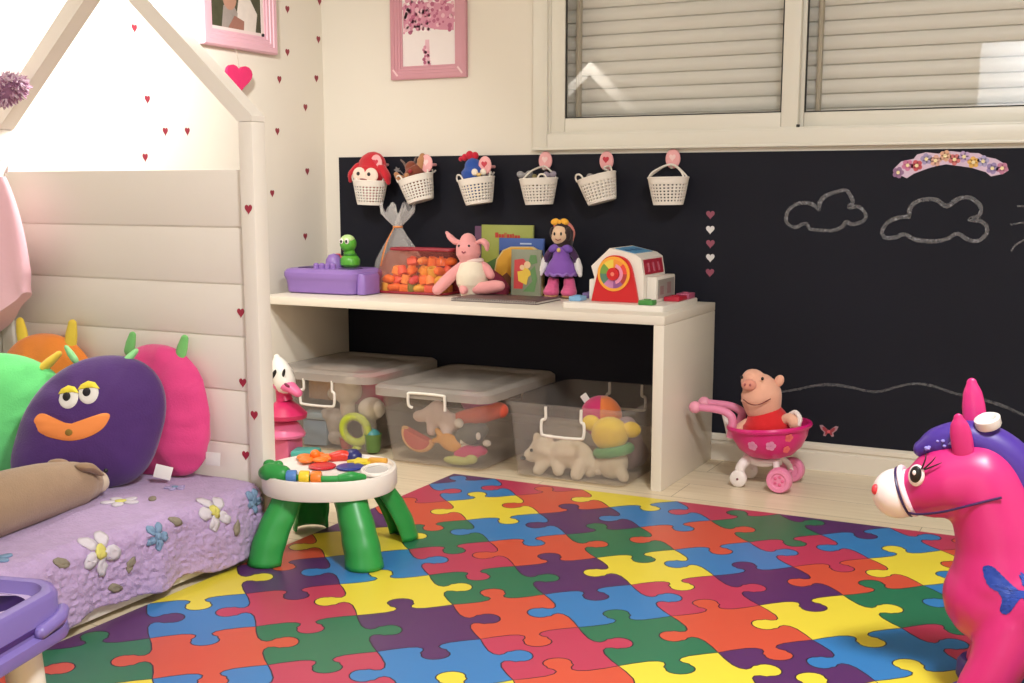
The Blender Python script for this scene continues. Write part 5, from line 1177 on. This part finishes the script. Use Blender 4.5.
# lamb
lp = plushmat('lamb_pink', (232, 158, 158)); lw = plushmat('lamb_cream', (236, 222, 200))
lm = thing('crochet_lamb', 'pink crochet lamb with a cream belly sitting on the shelf', 'plush toy', (-2.206, 4.0, ZT + .0125), 8); lm.scale = (.92, .92, .95)
MB(lw).tube([(0, 0, .012), (0, 0, .04), (0, -.004, .075), (0, 0, .115), (0, .004, .132)], [.052, .066, .069, .052, .030], 24, smooth=6, round_cap=True).build('belly', lm)
MB(lp).tube([(-.012, -.006, .136), (-.013, -.008, .160), (-.014, -.010, .190), (-.014, -.01, .208)], [.040, .052, .050, .034], 24, smooth=6, round_cap=True).build('head', lm)
MB(lp).tube([(-.045, -.004, .205), (-.07, -.004, .205), (-.095, -.004, .224), (-.108, -.002, .238)], [.014, .021, .020, .012], 14, smooth=5, round_cap=True, flat=.6).build('ear', lm)
MB(lp).tube([(.028, -.004, .205), (.05, -.006, .21), (.066, -.008, .198), (.07, -.01, .182)], [.014, .020, .020, .012], 14, smooth=5, round_cap=True, flat=.6).build('ear', lm)
for dx in (-.034, .010): MB(black_pl).ell((dx - .004, -.052, .192), (.0055, .004, .0055)).build('eye', lm)
MB(M('lamb_nose', (150, 70, 84), .8)).tube([(-.022, -.060, .170), (-.014, -.062, .165), (-.006, -.060, .170)], .0028, 6, smooth=3).build('nose', lm)
MB(lp).tube([(-.03, -.012, .118), (-.065, -.03, .085), (-.105, -.045, .045), (-.135, -.055, .015)], [.018, .023, .025, .022], 14, smooth=5, round_cap=True).build('arm', lm)
MB(lp).tube([(.03, .01, .118), (.06, .0, .10), (.085, -.01, .075)], [.018, .022, .018], 14, smooth=5, round_cap=True).build('arm', lm)
MB(lp).tube([(.03, -.03, .022), (.07, -.04, .026), (.115, -.045, .034), (.14, -.045, .036)], [.024, .026, .025, .020], 14, smooth=5, round_cap=True).build('leg', lm)
MB(lp).tube([(-.02, -.035, .022), (-.015, -.06, .016), (-.01, -.07, .014)], [.024, .018, .014], 14, smooth=5, round_cap=True).build('leg', lm)
MB(M('lamb_collar', (240, 214, 206), .9)).tube([(.040 * math.cos(a), .036 * math.sin(a), .132) for a in [k * PI / 10 for k in range(20)]], .010, 8, closed=True).build('collar', lm)

# notebook and books
nb = thing('spiral_notebook', 'dark spiral notebook lying flat under the lamb on the shelf', 'notebook', (-2.013, 3.91, ZT), 0)
MB(M('notebook_cover', (96, 74, 74), .5, .1)).box(-.176, .176, -.105, .105, 0, .0022, .0006).build('back_cover', nb)
MB(M('notebook_pages', (214, 204, 196), .8, .03)).box(-.174, .174, -.098, .103, .0023, .0088).build('pages', nb)
MB(M('notebook_cover', (96, 74, 74))).box(-.176, .176, -.105, .105, .0089, .0112, .0006).build('front_cover', nb)
sp = MB(M('spiral_wire', (190, 180, 176), .35, .05))
for k in range(36): sp.tube([(-.170 + .0097 * k, -.104 + .0068 * math.cos(a), .0058 + .0060 * math.sin(a)) for a in [j * PI / 5 for j in range(10)]], .0013, 5, closed=True)
sp.build('spiral', nb)
def book(name, label, x0, x1, h, y, th, lean, cov, deco, rz=0):
    t = thing(name, label, 'book', ((x0 + x1) / 2, y, ZT), rot=(lean, 0, rz), group='books standing on the shelf')
    w = x1 - x0; m = M('cover_%d_%d_%d' % cov, cov, .4, .08, 14)
    MB(m).box(-w / 2, w / 2, -th, -th + .0022, 0, h, .0008).build('front_cover', t)
    MB(m).box(-w / 2, w / 2, -.0022, 0, 0, h, .0008).build('back_cover', t)
    MB(m).box(-w / 2, -w / 2 + .003, -th, 0, 0, h, .001).build('spine', t)
    MB(M('book_pages', (222, 214, 200), .8, .03)).box(-w / 2 + .003, w / 2 - .003, -th + .0023, -.0023, .003, h - .003).build('pages', t)
    if deco: deco(t, w, h, frame((0, -th - .0001, 0), (1, 0, 0), (0, 0, 1), (0, -1, 0)))
    return t
def deco_green(t, w, h, X):
    m = MB(M('title_red', (180, 48, 40), .5, .06)); 
    x = -.052
    for k, ww in enumerate((.017, .014, .014, .006, .006, .014, .012, .010, .016, .013)):
        hh = .020 if k in (0, 3, 4, 7) else .014
        ro = .004 if k > 6 else 0
        m.loops([[(x, h - .050 - ro, zz), (x + ww - .003, h - .050 - ro, zz), (x + ww - .003, h - .050 - ro + hh, zz), (x, h - .050 - ro + hh, zz)] for zz in (0, .0008)], X=X); x += ww * .92
    m.build('title_lettering', t)
    g = MB(M('cover_leaf', (70, 104, 50), .5, .2, 30)); g.prism([(-w / 2 + .01, .02), (w / 2 - .01, .02), (w / 2 - .01, .12), (0, .16), (-w / 2 + .01, .11)], .0006, X=X); g.build('cover_picture', t)
book('picture_book', 'purple book behind the green one, its edge showing at left', -2.305, -2.09, .262, 4.2095, .010, -1.0, (96, 56, 92), None)
book('picture_book', 'tall green picture book with a red title at the back of the shelf', -2.268, -2.040, .268, 4.198, .012, -1.2, (150, 158, 70), deco_green)
def deco_blue(t, w, h, X):
    m = MB(M('cover_night', (40, 42, 80), .5, .2, 30)); m.prism([(-w / 2 + .002, .002), (w / 2 - .002, .002), (w / 2 - .002, h - .045), (0, h - .035), (-w / 2 + .002, h - .05)], .0005, X=X); m.build('cover_picture', t)
    s = MB(M('title_pale', (180, 196, 220), .5, .05)); s.loops([[(-.005, h - .024, zz), (.045, h - .024, zz), (.045, h - .018, zz), (-.005, h - .018, zz)] for zz in (0, .0008)], X=X); s.build('title_line', t)
    d = MB(M('cover_blossom', (190, 130, 180), .5, .2, 40))
    for q in range(9): d.prism(circ(.005 + .002 * (q % 3), 8, -w / 2 + .012 + .011 * (q % 4), h - .07 - .02 * (q // 3)), .001, X=X)
    d.build('cover_flower', t)
book('picture_book', 'blue picture book in front of the green one', -2.180, -1.985, .218, 4.180, .011, -1.5, (48, 84, 160), deco_blue)
ab = thing('board_book', 'arched yellow board book between the blue book and the small book', 'book', (-2.078, 4.150, ZT), rot=(-2.5, 0, 0), group='books standing on the shelf')
ar = [(-.108, 0), (-.108, .08), (-.098, .135), (-.070, .172), (-.035, .186), (.055, .188), (.085, .175), (.102, .145), (.108, .10), (.108, 0)]
XA = frame((0, 0, 0), (1, 0, 0), (0, 0, 1), (0, -1, 0))
MB(M('board_pale', (214, 190, 130), .5, .04)).prism(ar, .014, X=XA).build('pages', ab)
MB(M('board_yellow', (222, 164, 56), .45, .08, 20)).prism([(x * .94, .004 + z * .955) for x, z in ar], .0008, X=XA, z0=.0141).build('cover', ab)
q = MB(M('board_brown', (110, 62, 36), .5, .2, 30)); q.prism([(-.09, .01), (-.03, .01), (-.02, .055), (-.05, .085), (-.085, .06)], .0008, X=XA, z0=.0150); q.prism([(.02, .012), (.09, .012), (.09, .09), (.05, .11), (.02, .08)], .0008, X=XA, z0=.0150); q.build('cover_picture', ab)
MB(M('board_green', (150, 150, 60), .5, .1)).prism([(-.03, .02), (.015, .02), (.01, .13), (-.02, .14)], .0008, X=XA, z0=.0150).build('cover_tree', ab)
def deco_small(t, w, h, X):
    a = MB(M('mini_cover_red', (196, 62, 66), .5, .12, 30)); a.prism([(-w / 2 + .012, .03), (-.012, .03), (-.005, .08), (.012, .125), (-.01, .145), (-w / 2 + .014, .14)], .0006, X=X); a.build('cover_shape', t)
    a = MB(M('mini_cover_yellow', (226, 190, 70), .5, .1, 30)); a.prism([(-.03, .06), (.005, .045), (.012, .075), (.03, .09), (.012, .105), (.004, .128), (-.012, .10), (-.034, .095)], .0006, X=X, z0=.0007); a.build('cover_star', t)
    a = MB(M('mini_cover_green', (96, 136, 84), .5, .15, 30)); a.prism([(-.01, .02), (.04, .02), (.05, .07), (.04, .12), (.02, .10), (.03, .06)], .0006, X=X, z0=.0014); a.prism([(.01, .12), (.05, .13), (.045, .16), (.02, .16)], .0006, X=X, z0=.0014); a.build('cover_leaf', t)
    a = MB(M('mini_cover_cream', (226, 190, 150), .5, .1)); a.prism(circ(.014, 14, .008, .122), .0006, X=X, z0=.0021); a.prism(circ(.010, 14, -.014, .112), .0006, X=X, z0=.0021); a.build('cover_face', t)
book('small_book', 'small grey-green picture book with a red and yellow cover, foremost of the books', -2.076, -1.952, .180, 4.085, .014, -2, (134, 138, 118), deco_small)

# doll (a plain fabric doll)
dl = thing('fabric_doll', 'fabric doll in a purple dress and pink boots with a yellow bow', 'doll', (-1.880, 4.11, ZT), 10); dl.scale = (.86, .9, .955)
dsk = plushmat('doll_skin', (232, 196, 164)); dhr = plushmat('doll_hair', (44, 26, 30)); dpl = plushmat('doll_dress', (132, 84, 178)); dpk = plushmat('doll_boot', (222, 96, 146)); dtg = plushmat('doll_tights', (66, 34, 76)); dgl = plushmat('doll_glove', (232, 226, 226))
for s in (-1, 1):
    MB(dtg).tube([(s * .030, 0, .10), (s * .034, 0, .065), (s * .034, 0, .05)], [.021, .019, .019], 14, smooth=3).build('leg', dl)
    bo_ = MB(dpk).tube([(s * .036, 0, .064), (s * .038, -.002, .046), (s * .040, -.012, .026)], [.025, .027, .034], 16, smooth=4, round_cap=True); bo_.ell((s * .040, -.022, .024), (.035, .040, .020)); bo_.build('boot', dl)
    MB(M('doll_sole', (180, 140, 96), .7, .05)).ell((s * .040, -.022, .0075), (.032, .038, .0075)).build('sole', dl)
    MB(dtg).tube([(s * .036, 0, .196), (s * .062, -.004, .165), (s * .072, -.008, .140)], [.016, .015, .014], 12, smooth=4).build('arm', dl)
    MB(dgl).tube([(s * .073, -.010, .146), (s * .082, -.014, .120), (s * .090, -.018, .094)], [.016, .018, .010], 12, smooth=4, round_cap=True, flat=.7).build('glove', dl)
MB(dpl).lathe([(.0, .088), (.055, .086), (.074, .094), (.070, .116), (.054, .142), (.040, .158), (.038, .178), (.034, .20), (.016, .212), (0, .213)], 28, caps=False, sy=.8).build('dress', dl)
rf = MB(M('doll_ruffle', (150, 112, 190), .9, .06)); rf.tube([(.070 * math.cos(a) * (1 + .04 * math.sin(9 * a)), .056 * math.sin(a) * (1 + .04 * math.sin(9 * a)), .094 + .004 * math.sin(11 * a)) for a in [k * PI / 30 for k in range(60)]], .006, 8, closed=True); rf.build('ruffle', dl)
cl_ = MB(M('doll_collar', (120, 86, 176), .9, .06)); 
for s in (-1, 1): cl_.ell((s * .030, -.016, .196), (.026, .018, .016), (0, s * 20, 0))
cl_.build('collar', dl)
MB(M('doll_brooch', (222, 190, 110), .5)).ell((-.003, -.036, .190), (.009, .005, .009)).build('brooch', dl)
MB(dsk).ell((-.004, -.008, .248), (.041, .040, .040)).build('face', dl)
MB(dhr).tube([(.006, .010, .225), (.008, .010, .258), (.002, .008, .278)], [.044, .048, .034], 20, smooth=5, round_cap=True).build('hair', dl)
MB(dhr).ell((-.036, -.020, .258), (.012, .014, .022)).build('hair_lock', dl); MB(dhr).ell((.034, -.018, .252), (.014, .016, .028)).build('hair_lock', dl)
MB(M('doll_bonnet', (214, 130, 120), .8, .08)).tube([(.044, .010, .226), (.050, .006, .258), (.032, .0, .288), (0, -.004, .294), (-.030, -.002, .284)], [.007, .010, .010, .009, .007], 10, smooth=5, round_cap=True).build('headband', dl)
bw_ = MB(M('doll_bow', (244, 178, 60), .8, .08)); bw_.ell((-.026, -.012, .300), (.020, .012, .013), (0, -10, 0)); bw_.ell((.016, -.012, .300), (.020, .012, .013), (0, 10, 0)); bw_.ell((-.004, -.016, .299), .009); bw_.build('bow', dl)
for dx in (-.018, .012): MB(black_pl).ell((dx - .002, -.0465, .254), (.0045, .003, .007)).build('eye', dl)
MB(M('doll_smile', (150, 60, 60), .8)).tube([(-.016, -.045, .234), (-.003, -.0485, .229), (.010, -.046, .234)], .0016, 6, smooth=3).build('smile', dl)

# barn toy
bn = thing('barn_toy', 'white and red toy barn with a spinner wheel and blue roof on the shelf', 'toy', (-1.54, 3.845, ZT))
bwm = M('barn_white', (238, 230, 220), .35, .02); brd = M('barn_red', (206, 34, 40), .35, .05)
MB(bwm).loops([rr(-.178, .195, -.085, .29, .012, z, 4) for z in (0, .017)] + [rr(-.175, .192, -.082, .287, .010, .020, 4)], smooth=True).build('base_plate', bn)
hx = [(-.092, .0205), (-.092, .105), (-.104, .142), (-.035, .206), (.06, .186), (.082, .172), (.092, .112), (.092, .0205)]
bh = MB(bwm); bh.loops([[(x * 1.0, 0, z) for x, z in hx], [(x, .215, z) for x, z in hx]]); bh.build('house', bn)
FX = frame((0, -.0002, 0), (1, 0, 0), (0, 0, 1), (0, -1, 0))
arch_ = [(-.098, .021), (-.080, .10), (-.066, .150), (-.040, .176), (-.006, .182), (.028, .172), (.048, .148), (.062, .10), (.078, .021)]
MB(brd).prism([(p.x, p.y) for p in catmull([(x, z, 0) for x, z in arch_], 4)], .010, X=FX).build('door_front', bn)
wh = MB(M('wheel_rim', (246, 170, 60), .35, .05)); WC = (-.014, .118)
wh.prism(circ(.060, 40, *WC), .004, X=FX, z0=.0101); wo2 = wh.build('wheel', bn)
wc = [(230, 70, 60), (240, 150, 60), (236, 206, 80), (120, 160, 70), (90, 130, 110), (200, 130, 180), (150, 90, 150), (180, 60, 60)]
for k, c in enumerate(wc):
    a0 = 2 * PI * k / 8; MB(M('wheel_%d' % k, c, .4, .1)).prism([WC] + [(WC[0] + .050 * math.cos(a0 + j * PI / 16), WC[1] + .050 * math.sin(a0 + j * PI / 16)) for j in range(5)], .001, X=FX, z0=.0142).build('wheel_picture', wo2)
a_ = MB(M('wheel_pink', (236, 150, 180), .4, .05)); a_.prism([(WC[0] + r * math.cos(a), WC[1] + r * math.sin(a)) for r, rng in ((.036, range(-8, 9)), (.024, range(8, -9, -1))) for a in [q * .16 for q in rng]], .002, X=FX, z0=.0153); a_.build('wheel_arrow', wo2)
MB(brd).prism(circ(.022, 24, *WC), .008, X=FX, z0=.0153).build('wheel_hub', wo2); MB(M('hub_pale', (240, 130, 110), .4)).prism(circ(.007, 16, *WC), .002, X=FX, z0=.0234).build('hub_cap', wo2)
u_ = Vector((.095, 0, -.020)).normalized(); nU = Vector((.020, 0, .095)).normalized()
MB(M('roof_blue', (88, 150, 196), .4, .1, 25)).prism([(.012, .02), (.088, .02), (.088, .195), (.012, .195)], .0015, X=frame(Vector((-.035, 0, .206)) + nU * .0002, u_, (0, 1, 0), nU)).build('roof_panel', bn)
rp = MB(M('roof_print', (60, 104, 150), .4, .1)); 
for k in range(3): rp.prism(circ(.012, 10, .05, .05 + .05 * k, .018), .0006, X=frame(Vector((-.035, 0, .206)) + nU * .0018, u_, (0, 1, 0), nU))
rp.build('roof_print', bn)
s1 = Vector((.082, 0, .172)); s2 = Vector((.092, 0, .112)); vS = (s1 - s2).normalized(); nS = Vector((vS.z, 0, -vS.x))
XS = frame(s2 + nS * .0002, (0, 1, 0), vS, nS)
MB(M('window_red', (176, 36, 60), .3, .06)).prism([(.016, .004), (.20, .004), (.20, .056), (.016, .056)], .0015, X=XS).build('side_window', bn)
for k in range(3): MB(M('window_pale_rose', (206, 110, 130), .3, .05)).prism([(.05 + .05 * k, .012), (.066 + .05 * k, .012), (.062 + .05 * k, .044), (.046 + .05 * k, .044)], .0006, X=XS, z0=.0016).build('window_figure', bn)  # three paler rose shapes laid on the red window
wg = MB(bwm); wg.box(.0925, .128, .03, .225, .0205, .108, .004); wg.build('side_block', bn)
wl_ = MB(bwm); wl_.box(-.118, -.0925, .015, .12, .0205, .095, .004); wl_.build('side_block', bn)
MB(M('screen_grey', (160, 156, 150), .3, .08, 40)).box(.1282, .1295, .045, .21, .032, .098).build('screen', bn)
sc_ = MB(M('screen_print', (150, 120, 120), .4, .2)); sc_.box(.1296, .1302, .065, .10, .045, .075); sc_.box(.1296, .1302, .135, .175, .045, .085); sc_.build('screen_print', bn)
def tblock(label, x, y, sx, sy, h, col, mat):
    t = thing('toy_block', label, 'toy', (-1.54 + x, 3.845 + y, ZT + .0203), 0, 'blocks on the barn base')
    MB(M(mat, col, .35, .05)).box(-sx, sx, -sy, sy, 0, h, .003).build('block', t); MB(M(mat, col)).lathe([(sx * .5, h), (sx * .5, h + .003), (0, h + .003)], 14, caps=False).build('stud', t)
tblock('green toy block at the front of the barn base', .128, -.055, .026, .022, .017, (70, 140, 66), 'block_green')
tblock('light blue toy block at the left of the barn base', -.150, -.01, .022, .03, .016, (130, 180, 220), 'block_sky')
tblock('lavender toy block beside the light blue one', -.146, .10, .022, .03, .020, (120, 100, 160), 'block_lavender')
tblock('red toy block at the right of the barn base', .160, .14, .028, .045, .016, (190, 36, 60), 'block_crimson')
tblock('rose toy block at the back right of the barn base', .165, .235, .024, .036, .020, (180, 90, 120), 'block_mauve')

# ================================================================== LIGHT
def area(name, loc, size, energy, col, rot=(0, 0, 0), shape='DISK'):
    l = bpy.data.lights.new(name, 'AREA'); l.shape = shape; l.size = size; l.energy = energy; l.color = col
    o = bpy.data.objects.new(name, l); COL.objects.link(o); o.location = loc; o.rotation_euler = [math.radians(a) for a in rot]; return o
def point(name, loc, r, energy, col):
    l = bpy.data.lights.new(name, 'POINT'); l.shadow_soft_size = r; l.energy = energy; l.color = col
    o = bpy.data.objects.new(name, l); COL.objects.link(o); o.location = loc; return o
area('ceiling_lamp', (.05, 1.35, 2.46), .5, 82, (.98, .995, 1.0))
wl = area('wall_lamp', (-2.42, 2.78, 1.80), .14, 19, (1.0, .985, .94))
wl.data.spread = math.radians(168)
wl.rotation_euler = Vector((-1, .10, -.85)).to_track_quat('-Z', 'Y').to_euler()
area('added_hall_light', (-.6, YF - .7, ZC - .03), .4, 70, (.86, .93, 1.0))  # added light that brightens the unseen hall for the window reflection
w = bpy.data.worlds.new('world'); scn.world = w; w.use_nodes = True
w.node_tree.nodes['Background'].inputs['Color'].default_value = (.02, .02, .025, 1); w.node_tree.nodes['Background'].inputs['Strength'].default_value = 1

# ================================================================== CAMERA
cd = bpy.data.cameras.new('camera'); cam = bpy.data.objects.new('camera', cd); COL.objects.link(cam)
cam.location = (0, 0, 1.0); cam.rotation_euler = (math.radians(90 - 9.216), math.radians(0.0), math.radians(26.958))
cd.sensor_width = 36; cd.lens = 1186.8 / 1024 * 36; cd.shift_y = 38.93 / 1024; cd.clip_start = .05
scn.camera = cam
scn.view_settings.view_transform = 'Standard'; scn.view_settings.look = 'None'; scn.view_settings.exposure = 0.13; scn.view_settings.gamma = 1
try: scn.view_settings.use_curve_mapping = False
except Exception: pass
